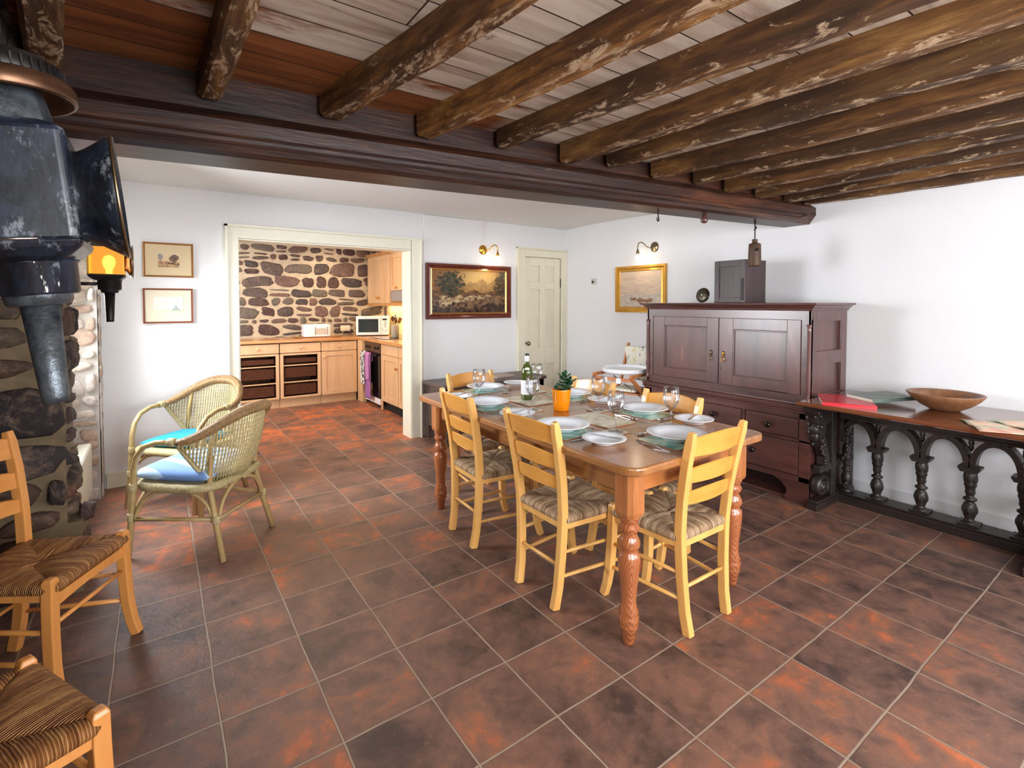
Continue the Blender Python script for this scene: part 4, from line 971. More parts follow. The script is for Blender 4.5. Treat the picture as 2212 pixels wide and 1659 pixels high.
t = thing('wooden_bowl', 'wide shallow turned wooden bowl on the console table', 'bowl', (-0.36, -3.925, CZ))
obj('bowl', MB().lathe([(0, 0.004), (0.06, 0.0), (0.075, 0.004), (0.12, 0.03), (0.165, 0.068), (0.19, 0.10), (0.188, 0.105), (0.172, 0.104), (0.15, 0.075), (0.10, 0.034), (0.05, 0.018), (0, 0.016)], 56),
    wood('turned_walnut', srgb(96, 62, 40), srgb(142, 96, 62), 'x', 9, 0.2, 0.42, c3=srgb(160, 112, 74)), t)
def mat_print(name, a, b, c, d):
    k = N(name, 0.5); n = k.noise(k.map(), 5, 4, 0.6, 1.2); k.col(k.ramp(n, [(0.32, a), (0.45, b), (0.55, c), (0.66, d)])); return k.m
M_MAP = mat_print('printed_leaflet', srgb(110, 160, 150), srgb(214, 206, 176), srgb(232, 176, 150), srgb(196, 130, 120))
for i, (x, y, r, dz, lab) in enumerate(((-0.70, -4.22, 0.5, 0.0, 'green and pink printed leaflet at the front right of the console top'), (-0.55, -4.33, 0.9, 0.003, 'peach coloured folded map under the frame edge at the console right end'))):
    def fn(u, v): return (-0.15+0.3*u, -0.11+0.22*v, 0.002+0.006*abs(math.sin(u*6.3))*(0.3+v))
    m = MB().grid(fn, 16, 8); tag(obj('paper_leaflet', m, M_MAP, solid=0.001), lab, 'leaflet', 'leaflets on the console', (x, y, CZ+0.001+dz), r)

# ================================================================ COFFER
t = thing('oak_coffer', 'low grey-brown oak coffer against the back wall behind the dining table', 'chest', (0, 0, 0))
c0, c1, cf, cb = -2.05, -0.72, -0.50, -0.03
def rounded_top(): return rrect(c0, c1, cf-0.03, cb, 0.05, 5)
obj('lid', MB().prism(rounded_top(), 0.572, 0.605), M_COFFER, t, bevel=0.008)
obj('case', MB().box(c0+0.06, c1-0.06, cf+0.03, cb-0.01, 0.17, 0.572), M_COFFER, t)
m = MB()
for a, b in ((c0+0.04, c0+0.13), (c1-0.13, c1-0.04), (-1.42, -1.34)): m.box(a, b, cf, cf+0.03, 0.14, 0.572)
m.box(c0+0.04, c1-0.04, cf+0.002, cf+0.03, 0.15, 0.22); m.box(c0+0.04, c1-0.04, cf+0.002, cf+0.03, 0.50, 0.572); obj('front_frame', m, M_COFFER, t, bevel=0.003)
for x in (c0+0.045, c1-0.115):
    for y in (cf, cb-0.08): obj('leg', MB().box(x, x+0.07, y, y+0.07, 0, 0.57), M_COFFER, t, bevel=0.003)
obj('end_panel', MB().box(c0+0.05, c0+0.07, cf+0.06, cb-0.08, 0.14, 0.56), M_COFFER, t)
m = MB().prism(rrect(-0.13, 0.13, -0.09, 0.09, 0.004, 2), 0, 0.022); tag(obj('board_game_box', m, plain('buff_card', srgb(178, 160, 146), 0.7), bevel=0.002), 'flat buff cardboard box lying on the oak coffer lid', 'box', None, (-1.22, -0.30, 0.606), 0.15)

# ================================================================ HIGHCHAIR
hc = thing('folding_highchair', 'wooden folding highchair with white tray squeezed beside the press cupboard', 'highchair', (-0.43, -1.50, 0), math.radians(12))
M_HC = wood('reddish_beech', srgb(168, 98, 54), srgb(200, 130, 80), 'z', 5, 0.1, 0.35)
m = MB(); n = 28
tr = [(0.235*math.cos(2*PI*i/n), 0.22*math.sin(2*PI*i/n)) for i in range(n)]
m.loft([[Vector((-0.14+x*s_, y*s_, z)) for x, y in tr] for s_, z in ((0.86, 0.745), (0.93, 0.745), (1.0, 0.757), (1.01, 0.79), (0.97, 0.792), (0.94, 0.768), (0.3, 0.764))])
obj('tray', m, M_WHITE, hc)
for s_ in (-1, 1):
    obj('tray_arm', MB().bar([(-0.36, s_*0.19, 0.735), (0.12, s_*0.19, 0.735)], 0.02, 0.03, (0, 1, 0)), M_HC, hc, bevel=0.003)
    obj('front_leg', MB().bar([(-0.40, s_*0.20, 0.74), (-0.05, s_*0.22, 0.45), (0.28, s_*0.26, 0.0)], 0.02, 0.035, (0, 1, 0)), M_HC, hc, bevel=0.003)
    obj('rear_leg', MB().bar([(0.24, s_*0.18, 1.0), (0.08, s_*0.18, 0.6), (-0.1, s_*0.22, 0.45), (-0.30, s_*0.25, 0.0)], 0.02, 0.035, (0, 1, 0)), M_HC, hc, bevel=0.003)
obj('cross_bar', MB().bar([(-0.37, -0.2, 0.70), (-0.37, 0.2, 0.70)], 0.02, 0.03, (1, 0, 0)), M_HC, hc, bevel=0.003)
obj('foot_rest', MB().bar([(-0.18, -0.2, 0.25), (-0.18, 0.2, 0.25)], 0.07, 0.014, (1, 0, 0)), M_HC, hc, bevel=0.003)
for y in (-0.07, 0.08): obj('clip', MB().prism(rrect(y-0.025, y+0.025, 0.665, 0.715, 0.01, 3), -0.39, -0.375, 'x'), M_WHITE, hc)
obj('strut', MB().tube([(-0.33, 0.02, 0.73), (-0.05, -0.12, 0.5)], 0.007, 8), M_STEEL, hc)
def cush(name, W_, H_, T_, mat, parent, mm, n=14):
    mb = MB()
    for s_ in (1, -1):
        def fn(u, v):
            a, b = 2*u-1, 2*v-1; e = max(0, (1-abs(a)**4)*(1-abs(b)**4)); c = 1-0.04*(a*a*b*b)
            return mm @ Vector((a*W_/2*c, b*H_/2*c, s_*T_/2*e**0.36))
        mb.grid(fn, n, n)
    return obj(name, mb, mat, parent)
k = N('cream_printed_cotton', 0.9); f_ = k.noise(k.map(scale=(1, 1, 0.5)), 30, 3); k.col(k.ramp(f_, [(0.3, srgb(226, 205, 110)), (0.42, srgb(236, 232, 214)), (0.6, srgb(238, 234, 220)), (0.68, srgb(120, 130, 130))]))
cush('padded_back', 0.30, 0.40, 0.035, k.m, hc, Matrix.Translation((0.16, 0, 0.80)) @ Matrix.Rotation(math.radians(68), 4, 'Y') @ Matrix.Rotation(PI/2, 4, 'Z'))
cush('padded_seat', 0.30, 0.30, 0.035, k.m, hc, Matrix.Translation((-0.06, 0, 0.57)))
obj('seat_board', MB().box(-0.2, 0.1, -0.17, 0.17, 0.535, 0.55), M_HC, hc, bevel=0.003)

# ================================================================ WALL THINGS
def colgrid(W_, H_, nu, nv, f):
    m = MB(); m.grid(lambda u, v: (u*W_, 0, v*H_), nu, nv, False); return m, [f(i/nu, j/nv) for j in range(nv+1) for i in range(nu+1)]
M_ART = mat_attr('painted_picture', 0.5); M_ARTG = mat_attr('varnished_picture', 0.22)
from mathutils import noise as mn
def nz(u, v, s, o=0): return mn.fractal(Vector((u*s+o, v*s*1.0, o*1.7)), 0.6, 2.0, 4)
def lerp3(a, b, t): t = max(0, min(1, t)); return tuple(a[i]+(b[i]-a[i])*t for i in range(3))
L3 = lambda r, g, b: srgb(r, g, b)[:3]
def art_river(u, v):
    glow = math.exp(-((u-0.62)/0.26)**2-((v-0.78)/0.30)**2)
    c = lerp3(L3(138, 92, 50), L3(232, 190, 118), glow*1.1); n = nz(u*1.7, v, 5); n2 = nz(u*1.7, v, 13, 3); n3 = nz(u*3, v*2, 9, 5)
    if v < 0.72+0.16*n: c = lerp3(c, lerp3(L3(112, 74, 40), L3(176, 124, 66), 0.5+n2), 0.55)
    if v < 0.50+0.07*n: c = lerp3(L3(84, 58, 36), L3(132, 92, 56), 0.5+n2)
    tl = ((u-0.24)/0.17)**2+((v-0.68)/0.30)**2
    if tl < 0.9+1.1*n2: c = lerp3(L3(44, 44, 34), L3(92, 84, 58), 0.45+n3)
    tr = ((u-0.97)/0.13)**2+((v-0.62)/0.42)**2
    if tr < 0.9+1.0*n2: c = lerp3(L3(58, 44, 32), L3(98, 74, 48), 0.45+n3)
    if v < 0.40+0.05*n: c = lerp3(L3(74, 54, 40), L3(140, 108, 76), 0.45+n3)
    rc = 0.40-0.16*max(0, 0.72-u)**0.7; rw = 0.02+0.10*max(0, 0.75-u)
    if abs(v-rc) < rw*(1+n3) and 0.1 < u < 0.78: c = lerp3(L3(128, 100, 72), L3(206, 176, 132), 0.5+n3)
    if v < 0.15+0.16*n+0.22*max(0, u-0.5): c = lerp3(L3(40, 30, 26), L3(112, 84, 64), 0.35+n3)
    if v < 0.08+0.1*n2: c = lerp3(L3(36, 28, 24), L3(90, 66, 50), 0.4+n3)
    return c
def art_sea(u, v):
    n = nz(u, v*2, 4); c = lerp3(L3(176, 150, 128), L3(216, 190, 162), v*1.1+n*0.4)
    if v < 0.35: c = lerp3(L3(158, 146, 136), L3(206, 190, 170), 0.5+nz(u, v*4, 9))
    if abs(v-0.20-0.03*math.sin(u*7))+0.05*nz(u, v, 11) < 0.045 and 0.25 < u < 0.8: c = L3(128, 88, 62)
    return c
def art_trees(u, v):
    n = nz(u, v, 6); n2 = nz(u, v, 15, 2); c = lerp3(L3(206, 170, 128), L3(222, 198, 160), v)
    if v < 0.42+0.1*n: c = lerp3(L3(120, 84, 54), L3(212, 168, 112), 0.5+n2)
    if ((u-0.76)/0.22)**2+((v-0.62)/0.26)**2 < 1+0.7*n: c = lerp3(L3(74, 54, 36), L3(136, 96, 58), 0.5+n2)
    if ((u-0.1)/0.14)**2+((v-0.7)/0.2)**2 < 1+0.8*n: c = lerp3(L3(120, 110, 112), L3(160, 146, 136), 0.5+n2)
    if abs(v-0.30+0.12*(u-0.4)) < 0.04 and u > 0.4: c = L3(70, 50, 36)
    return c
def art_mount(u, v):
    c = lerp3(L3(214, 212, 190), L3(216, 222, 208), v+0.3*nz(u, v, 4)); hill = 0.24+0.26*max(0, 1-abs(u-0.76)/0.17)+0.02*nz(u, v, 14)
    if v < hill and u > 0.55: c = lerp3(L3(128, 148, 142), L3(170, 184, 168), 0.5+nz(u, v, 12))
    if v < 0.24: c = lerp3(L3(206, 208, 160), L3(222, 216, 190), 0.5+nz(u, v*2, 6))
    if v < 0.1: c = L3(226, 220, 196)
    return c
def picture(name, lab, loc, rz, W_, H_, fw, fmat, art, mount=None, mm=(0, 0), dep=0.03, glossy=False, inner=None, g=None):
    t = thing(name, lab, 'picture', loc, rz, g)
    m = MB(); o = [(0, 0), (W_, 0), (W_, H_), (0, H_)]
    prof = [(0, 0), (0, -dep), (fw*0.35, -dep*0.95), (fw*0.6, -dep*0.6), (fw*0.9, -dep*0.7), (fw, -dep*0.35)]
    rings = [[Vector((a if a == 0 and False else (e if a == 0 else W_-e), y, (e if b == 0 else H_-e))) for a, b in o] for e, y in prof]
    m.loft(rings, True, False); obj('frame', m, fmat, t)
    if inner:
        m = MB(); rings = [[Vector(((e if a == 0 else W_-e), y, (e if b == 0 else H_-e))) for a, b in o] for e, y in ((fw*0.86, -dep*0.72), (fw*1.0, -dep*0.8), (fw*1.16, -dep*0.3))]
        m.loft(rings, True, False); obj('gilt_slip', m, inner, t)
    if mount:
        obj('mount', MB().box(fw*0.9, W_-fw*0.9, -dep*0.34, -0.002, fw*0.9, H_-fw*0.9), mount, t)
    iw, ih = W_-2*fw-2*mm[0], H_-2*fw-2*mm[1]
    m, cs = colgrid(iw, ih, int(iw*170), int(ih*170), art)
    obj('painting', m, M_ARTG if glossy else M_ART, t, cols=cs, loc=(fw+mm[0], -dep*0.36-0.001, fw+mm[1])); return t
picture('framed_picture', 'small sepia landscape with trees in thin gold frame, the upper of two on the left', (-4.396, 0, 1.628), 0, 0.334, 0.274, 0.014, plain('gold_brown_frame', srgb(160, 112, 60), 0.35, 0.3), art_trees, plain('buff_mount', srgb(218, 196, 158), 0.9), (0.082, 0.064), 0.022, g='small pictures left of the opening')
picture('framed_picture', 'pale watercolour of a hill by the shore in red-brown frame, the lower of two', (-4.403, 0, 1.259), 0, 0.334, 0.279, 0.014, plain('red_brown_frame', srgb(140, 84, 62), 0.35, 0.2), art_mount, plain('cream_mount', srgb(222, 212, 188), 0.9), (0.055, 0.054), 0.022, g='small pictures left of the opening')
picture('framed_painting', 'large brown river landscape in mahogany frame between the opening and the door', (-1.98, 0, 1.247), 0, 1.091, 0.602, 0.062, plain('mahogany_frame', srgb(104, 46, 30), 0.22, noise=0.3), art_river, None, (0, 0), 0.04, True, plain('gilt_slip', srgb(210, 160, 90), 0.3, 0.7))
picture('framed_painting', 'pale seascape in broad gold frame on the right wall beneath the wall lamp', (0, -0.887, 1.318), -PI/2, 0.69, 0.512, 0.062, plain('gold_leaf_frame', srgb(206, 152, 60), 0.32, 0.55, noise=0.2), art_sea, None, (0, 0), 0.03)
M_BULB = emit('lit_frosted_bulb', (1.0, 0.90, 0.76, 1), 9.0)
def wall_lamp(lab, loc, rz, metal, side, power):
    # local: wall at y=0, lamp towards -y, arm bends to +x*side
    t = thing('wall_lamp', lab, 'wall lamp', loc, rz, 'swan-neck wall lamps')
    obj('back_plate', MB().lathe([(0.0, 0.022), (0.012, 0.02), (0.02, 0.012), (0.04, 0.01), (0.052, 0.004), (0.055, 0.0)], 32, Matrix.Rotation(PI/2, 4, 'X')), metal, t)
    s_ = side; obj('swan_arm', MB().tube([(0, -0.015, 0), (s_*0.02, -0.05, -0.012), (s_*0.04, -0.085, 0.005), (s_*0.058, -0.11, 0.038), (s_*0.08, -0.13, 0.05), (s_*0.10, -0.14, 0.035), (s_*0.106, -0.142, 0.0), (s_*0.106, -0.142, -0.03)], 0.006, 10), metal, t)
    M4 = Matrix.Translation((s_*0.106, -0.142, -0.03))
    obj('socket', MB().lathe([(0.008, 0.0), (0.014, -0.006), (0.010, -0.014), (0.016, -0.02), (0.017, -0.045), (0.015, -0.048)], 18, M4), metal, t)
    obj('bulb', MB().lathe([(0.012, -0.046), (0.014, -0.056), (0.026, -0.075), (0.028, -0.088), (0.022, -0.105), (0, -0.113)], 20, M4), M_BULB, t)
    c, s2 = math.cos(rz), math.sin(rz); x, y = s_*0.106, -0.142
    point('bulb_light', (loc[0]+x*c-y*s2, loc[1]+x*s2+y*c, loc[2]-0.16), power, (1.0, 0.78, 0.5), 0.03)
wall_lamp('shiny gold wall lamp with lit bulb above the brown river landscape', (-1.262, -0.012, 2.028), 0, M_BRASS, 1, 1.0)
wall_lamp('dull bronze wall lamp with lit bulb above the gold-framed seascape', (0, -1.415, 2.015), -PI/2, M_BRONZE, -1, 0.8)
t = thing('thermostat', 'small square grey wall control with a dark round knob on the right wall', 'wall control', (0, -0.525, 1.68), -PI/2)
obj('plate', MB().box(-0.036, 0.036, -0.022, 0, -0.036, 0.036), plain('grey_plastic', srgb(196, 192, 186), 0.4), t, bevel=0.004)
obj('knob', MB().lathe([(0.014, 0), (0.014, 0.01), (0, 0.012)], 16, Matrix.Translation((-0.004, -0.022, -0.006)) @ Matrix.Rotation(PI/2, 4, 'X')), M_BLACK, t)
# conduit mark above lamp is part of the wall; beam ironmongery
t = obj('iron_hook', MB().tube([(0, 0, 0.02), (0, 0, -0.03), (0.006, 0, -0.05), (0.004, -0.004, -0.066), (-0.014, -0.01, -0.072), (-0.03, -0.016, -0.062), (-0.034, -0.018, -0.05)], [0.004]*6+[0.002], 8), M_IRON)
tag(t, 'black iron hook hanging from the underside of the main beam, left of the stub', 'hook', None, (-1.63, -2.755, 2.025))
t = obj('peg_stub', MB().lathe([(0.012, 0.02), (0.012, 0.0), (0.022, -0.01), (0.026, -0.03), (0.018, -0.045), (0, -0.05)], 16), M_OAK)
tag(t, 'rounded dark wooden stub under the main beam between the hook and hanging block', 'peg', None, (-1.16, -2.78, 2.03))
t = thing('hanging_wooden_block', 'old wooden weight block hanging by an iron rod from the beam near the right wall', 'hanging block', (-0.62, -2.85, 1.70))
obj('block', MB().lathe([(0.0, 0), (0.044, 0.0), (0.046, 0.01), (0.044, 0.12), (0.042, 0.165), (0.036, 0.17), (0.02, 0.172), (0.018, 0.19), (0.022, 0.2), (0, 0.203)], 18), wood('weathered_block_wood', srgb(42, 28, 20), srgb(98, 66, 44), 'z', 12, 0.2, 0.6), t)
obj('keyhole_slot', MB().lathe([(0.012, 0.0), (0.012, 0.008), (0, 0.009)], 12, Matrix.Translation((-0.03, -0.034, 0.12)) @ Matrix.Rotation(PI/2, 4, 'X') @ Matrix.Rotation(-0.7, 4, 'Y')), M_DARK, t)
obj('iron_rod', MB().tube([(0, 0, 0.2), (0, 0, 0.345)], 0.004, 8).tube([(0.0, 0, 0.27), (0.012, -0.005, 0.288), (0.004, -0.008, 0.298), (-0.01, -0.004, 0.276), (-0.014, 0, 0.266)], 0.003, 6).tube([(0.012, 0, 0.335), (0.008, 0, 0.325), (-0.008, 0, 0.325), (-0.012, 0, 0.335), (-0.012, 0, 0.345)], 0.0035, 6), M_IRON, t)
# ================================================================ RADIATOR
t = thing('radiator', 'white panel radiator low in the window alcove behind the stone pier', 'radiator', (0, 0, 0))
obj('panel', MB().box(-4.775, -4.70, -1.36, -0.37, 0.12, 0.44), M_CREAM, t, bevel=0.008)
obj('top_grille', MB().box(-4.77, -4.705, -1.35, -0.38, 0.44, 0.446), M_CREAM, t)
for y in (-1.2, -0.5): obj('wall_bracket', MB().box(-4.86, -4.77, y, y+0.03, 0.0, 0.4), M_CREAM, t)

# ================================================================ CARRIAGE LANTERNS
k = N('worn_black_paint', 0.32); v_ = k.map(scale=(1, 1, 0.5)); c_ = k.mix(k.g(k.noise(v_, 11, 6, 0.7, 0.6), 0.42, 0.66), srgb(12, 14, 19), srgb(40, 49, 66))
c_ = k.mix(k.g(k.noise(v_, 34, 6, 0.8), 0.57, 0.64, 0, 0.65), c_, srgb(120, 124, 130)); c_ = k.mix(k.g(k.noise(k.map(scale=(1, 1, 0.25), loc=(0.3, 0.1, 0)), 24, 5, 0.7), 0.635, 0.66), c_, srgb(214, 212, 204))
k.col(c_).bump(k.noise(v_, 26, 4), 0.25, 0.004); M_BLK = k.m
M_COPPER = plain('tarnished_copper', srgb(104, 74, 54), 0.34, 0.8, noise=0.45); M_ZINC = plain('dull_zinc', srgb(96, 102, 108), 0.4, 0.6, noise=0.65, bump=0.3, sc=45)
def lantern(lab, loc, rot, lit, brk):
    t = thing('carriage_lantern', lab, 'lantern', loc, 0, 'carriage lanterns flanking the fireplace', rot=rot)
    pm = M_ZINC if not lit else M_IRON; bm = M_BLK if not lit else M_IRON
    obj('candle_tube', MB().lathe([(0.0, 0), (0.016, 0), (0.0165, 0.01), (0.0225, 0.150), (0.0, 0.150)], 24), pm, t)
    obj('tube_collar', MB().lathe([(0.03, 0.145), (0.036, 0.147), (0.039, 0.160), (0.039, 0.163)], 24), M_ZINC if not lit else M_IRON, t)
    obj('socket', MB().lathe([(0.046, 0.160), (0.049, 0.163), (0.050, 0.205), (0.054, 0.209)], 28), bm, t)
    def sq(a, b, z, n=6): a *= 0.86; return [Vector((p[0]-0.007, p[1], z)) for p in rrect(-a, a, -b, b, min(a, b)*0.16, n)]
    obj('base_pan', MB().loft([sq(0.05, 0.05, 0.206), sq(0.066, 0.062, 0.213), sq(0.082, 0.074, 0.224), sq(0.086, 0.078, 0.232), sq(0.083, 0.075, 0.238)]), bm, t, bevel=0.001)
    if lit:
        cn = [(0.060, 0.072), (-0.076, 0.072), (-0.076, -0.072), (0.060, -0.072)]
        m = MB()
        m.box(-0.080, 0.064, -0.076, 0.076, 0.234, 0.2385)
        for x, y in cn: m.box(x-0.004, x+0.004, y-0.004, y+0.004, 0.236, 0.373)
        obj('glass_frame', m, M_BRASS, t)
        ag = N('amber_glass', 0.15); ag.col((1.0, 0.42, 0.06, 1)); ag.b.inputs['Transmission Weight'].default_value = 0.85
        ag.b.inputs['Emission Color'].default_value = (1.0, 0.38, 0.05, 1); ag.b.inputs['Emission Strength'].default_value = 0.5
        m = MB(); m.box(-0.073, 0.057, -0.0715, -0.0695, 0.238, 0.371); obj('amber_pane', m, ag.m, t)
        m = MB(); m.box(-0.0755, -0.0735, -0.069, 0.069, 0.238, 0.371); obj('amber_pane', m, ag.m, t)
        obj('bulb', MB().lathe([(0.012, 0.238), (0.012, 0.262), (0.02, 0.276), (0.026, 0.30), (0.02, 0.322), (0, 0.332)], 18), emit('amber_lit_bulb', (1.0, 0.66, 0.25, 1), 14), t)
        m = MB().loft([sq(0.083, 0.075, 0.371), sq(0.083, 0.075, 0.392), sq(0.05, 0.05, 0.41)])
        obj('top_case', m, bm, t)
        obj('back_panel', MB().box(-0.073, 0.057, 0.068, 0.072, 0.238, 0.373), bm, t)
    else:
        m = MB().loft([sq(0.082, 0.074, 0.236), sq(0.083, 0.075, 0.244), sq(0.083, 0.075, 0.383), sq(0.081, 0.073, 0.388), sq(0.068, 0.062, 0.397), sq(0.056, 0.054, 0.401), sq(0.054, 0.052, 0.402)])
        obj('body', m, bm, t, bevel=0.0015)
        m = MB(); m.tube([(-0.09, -0.06, 0.24), (-0.06, -0.08, 0.228), (-0.02, -0.085, 0.222)], 0.0022, 6); obj('green_wire', m, plain('green_wire', srgb(70, 150, 110), 0.5), t)
        m = MB(); m.tube([(-0.03, -0.078, 0.234), (-0.03, -0.088, 0.234), (0.02, -0.088, 0.234), (0.02, -0.078, 0.234)], 0.002, 6); obj('wire_loop', m, M_STEEL, t)
    obj('chimney', MB().lathe([(0.052, 0.40), (0.050, 0.405), (0.042, 0.448), (0.040, 0.46)], 10, smooth=False), M_ZINC if not lit else M_IRON, t)
    obj('cap_rim', MB().lathe([(0.030, 0.462), (0.060, 0.449), (0.074, 0.439), (0.078, 0.438), (0.080, 0.441), (0.080, 0.456), (0.075, 0.465), (0.068, 0.468)], 40), M_COPPER, t)
    m = MB().lathe([(0.066, 0.465), (0.068, 0.468), (0.066, 0.484), (0.054, 0.496), (0.02, 0.507), (0, 0.509)], 40)
    for i in range(40):
        a = 2*PI*i/40; m.box(-0.0012, 0.0012, 0.0, 0.003, 0.468, 0.484, Matrix.Rotation(a, 4, 'Z') @ Matrix.Translation((0, 0.0665, 0)))
    obj('vent_ring', m, M_IRON, t)
    R = Matrix.Translation((0, 0, 0.303)) @ Matrix.Rotation(PI/2, 4, 'Y')
    if lit: prof = [(0.040, 0.055), (0.042, 0.062), (0.048, 0.070), (0.06, 0.078), (0.076, 0.085), (0.085, 0.092), (0.0855, 0.095), (0.082, 0.095), (0.06, 0.086), (0.0, 0.080)]
    else: prof = [(0.070, 0.052), (0.067, 0.062), (0.067, 0.070), (0.072, 0.080), (0.080, 0.092), (0.088, 0.104), (0.0925, 0.113), (0.090, 0.115), (0.080, 0.104), (0.066, 0.090), (0.0, 0.084)]
    h = obj('reflector_hood', MB().lathe(prof, 44, R), M_COPPER if lit else M_BLK, t)
    obj('hood_rim', MB().tube([R @ Vector((prof[6][0]*math.cos(a), prof[6][0]*math.sin(a), prof[6][1])) for a in [2*PI*i/40 for i in range(40)]], 0.0022, 6, closed=True), M_BRONZE, h)
    obj('wall_bracket', MB().tube([(-0.04, 0, 0.19), brk], 0.009, 8).tube([brk, (brk[0], brk[1], brk[2]-0.04)], 0.007, 6), M_IRON, t)
    return t
lantern('large worn black carriage lantern, unlit, hanging near the camera at top left', (-4.437, -3.888, 1.272), (0, math.radians(-6), 0), False, (-0.215, 0.0, 0.17))
lantern('lit amber carriage lantern on the stone pier near the small pictures', (-4.505, -1.663, 1.326), (0, 0, 0), True, (-0.15, 0.02, 0.19))
point('amber_lantern_light', (-4.505, -1.66, 1.64), 1.6, (1.0, 0.55, 0.18), 0.02)

# ================================================================ CANE ARMCHAIRS
M_CANER = plain('brown_woven_cane', srgb(172, 136, 92), 0.5, noise=0.4, bump=0.6, sc=70)
def cane_parts(t):
    rim_pt = lambda th: Vector((0.280*math.sin(th), -0.045-0.30*math.cos(th) if math.cos(th) > 0 else -0.045, 0.815-0.150*abs(math.sin(th))**2.6))
    seat_pt = lambda th: Vector((0.225*math.sin(th), 0.0-0.235*math.cos(th), 0.43))
    for s in (-1, 1):
        m = MB(); m.tube([(s*0.272, 0.255, 0.0), (s*0.262, 0.238, 0.22), (s*0.255, 0.228, 0.42), (s*0.257, 0.222, 0.50), (s*0.266, 0.195, 0.575), (s*0.275, 0.14, 0.635), (s*0.279, 0.06, 0.662), (s*0.280, -0.05, 0.667)], [0.0165]*4+[0.0155]*4, 10)
        obj('front_leg_and_arm', m, M_CANE, t)
        m = MB(); m.tube([(s*0.225, -0.285, 0.0), (s*0.205, -0.225, 0.22), (s*0.195, -0.185, 0.40), (s*0.20, -0.20, 0.60), (s*0.205, -0.245, 0.765)], [0.0165, 0.0165, 0.016, 0.012, 0.010], 10)
        obj('rear_leg', m, M_CANE, t)
        for z, yy, xx in ((0.235, 0.238, 0.262), (0.40, 0.229, 0.256)): obj('cane_binding', MB().lathe([(0.019, -0.022), (0.0205, -0.018), (0.0205, 0.018), (0.019, 0.022)], 12, Matrix.Translation((s*xx, yy, z))), M_CANEW, t)
        obj('cane_binding', MB().lathe([(0.022, -0.02), (0.024, -0.015), (0.024, 0.015), (0.022, 0.02)], 12, Matrix.Translation((s*0.28, -0.035, 0.667)) @ Matrix.Rotation(PI/2, 4, 'X')), M_CANEW, t)
        obj('cane_binding', MB().lathe([(0.022, -0.02), (0.0235, -0.015), (0.0235, 0.015), (0.022, 0.02)], 12, Matrix.Translation((s*0.205, -0.23, 0.225))), M_CANEW, t)
    # woven rim
    m = MB(); pts = [rim_pt(-1.5+3.0*i/40) for i in range(41)]; m.tube(pts, [0.018+0.013*math.sin(PI*i/40)**0.6 for i in range(41)], 10)
    rr = MB(); rr = m
    for i in range(110):   # wrapped strands over the rim
        th = -1.45+2.9*i/109; p = rim_pt(th); q_ = rim_pt(th+0.02); d = (q_-p).normalized(); n = d.orthogonal().normalized(); w = d.cross(n)
        f = (i/109); r = 0.0195+0.013*math.sin(PI*f)**0.6
        m.tube([p+d*0.02*(a/6.0-0.5)+(n*math.cos(2*PI*a/6.0)+w*math.sin(2*PI*a/6.0))*r for a in range(7)], 0.0032, 4)
    obj('woven_rim', m, M_CANER, t)
    m = MB()
    def low(th):
        a = abs(th)/1.45; p = seat_pt(th)
        if a > 0.55:
            f = ((a-0.55)/0.45); r_ = rim_pt(th); g = f**1.5; return Vector((p.x+(r_.x-p.x)*g, p.y+(r_.y-p.y)*g*0.8, 0.43+(r_.z-0.02-0.43)*g))
        return Vector((p.x, p.y, 0.40))
    for s in (-1, 1): obj('side_brace', MB().tube([low(s*(1.45-0.75*i/12)) for i in range(13)], 0.0135, 8), M_CANEW, t)
    NS = 46
    for i in range(NS+1):
        th = -1.42+2.84*i/NS; a, b = low(th), rim_pt(th)
        if (b-a).length < 0.03: continue
        mid = (a+b)/2+Vector((0.02*math.sin(th), -0.02*math.cos(th), 0)); m.tube([a, (a*0.6+mid*0.4+mid*0.0), mid, (mid+b)/2, b], 0.0058, 5)
    for z in [0.42+0.026*k_ for k_ in range(15)]:
        pts = []
        for i in range(61):
            th = -1.42+2.84*i/60; a, b = low(th), rim_pt(th)
            if a.z <= z <= b.z and b.z-a.z > 0.02:
                f = (z-a.z)/(b.z-a.z); p = a.lerp(b, f)+Vector((0.02*math.sin(th), -0.02*math.cos(th), 0))*math.sin(PI*f)
                pts.append(p+Vector((0.0025*math.sin(i*2.6), 0, 0)))
        if len(pts) > 3: m.tube(pts, 0.0028, 4)
    obj('woven_back', m, M_CANEW, t)
    # seat ring and woven base
    P = rrect(-0.24, 0.24, -0.215, 0.245, 0.12, 8)
    m = MB().tube([(x, y, 0.405) for x, y in P], 0.019, 8, closed=True); obj('seat_frame', m, M_CANE, t)
    m = MB().prism([(x*0.98, y*0.98) for x, y in P], 0.41, 0.424); obj('woven_seat', m, M_CANEW, t)
    Pe = [(x*1.02, y*1.02, 0.402) for x, y in P]; m = MB().tube([(Vector(Pe[i]).lerp(Vector(Pe[(i+1) % len(Pe)]), f/4)) for i in range(len(Pe)) for f in range(4)], [0.024, 0.027]*(len(Pe)*2), 8, closed=True)
    obj('seat_edge_wrap', m, M_CANEW, t)
    # arched braces and stretchers
    F = {(-1, 1): (-0.264, 0.24), (1, 1): (0.264, 0.24), (-1, -1): (-0.206, -0.235), (1, -1): (0.206, -0.235)}
    def quarter(a, b):
        A, B = Vector((*F[a], 0.21)), Vector((*F[b], 0.21)); d = (B-A); pts = []
        for i in range(9):
            th = PI/2*i/8; pts.append(A+d*0.40*(1-math.cos(th))*1.0+Vector((0, 0, 0.175*math.sin(th)))+d*0.05)
        return MB().tube(pts, 0.0105, 8)
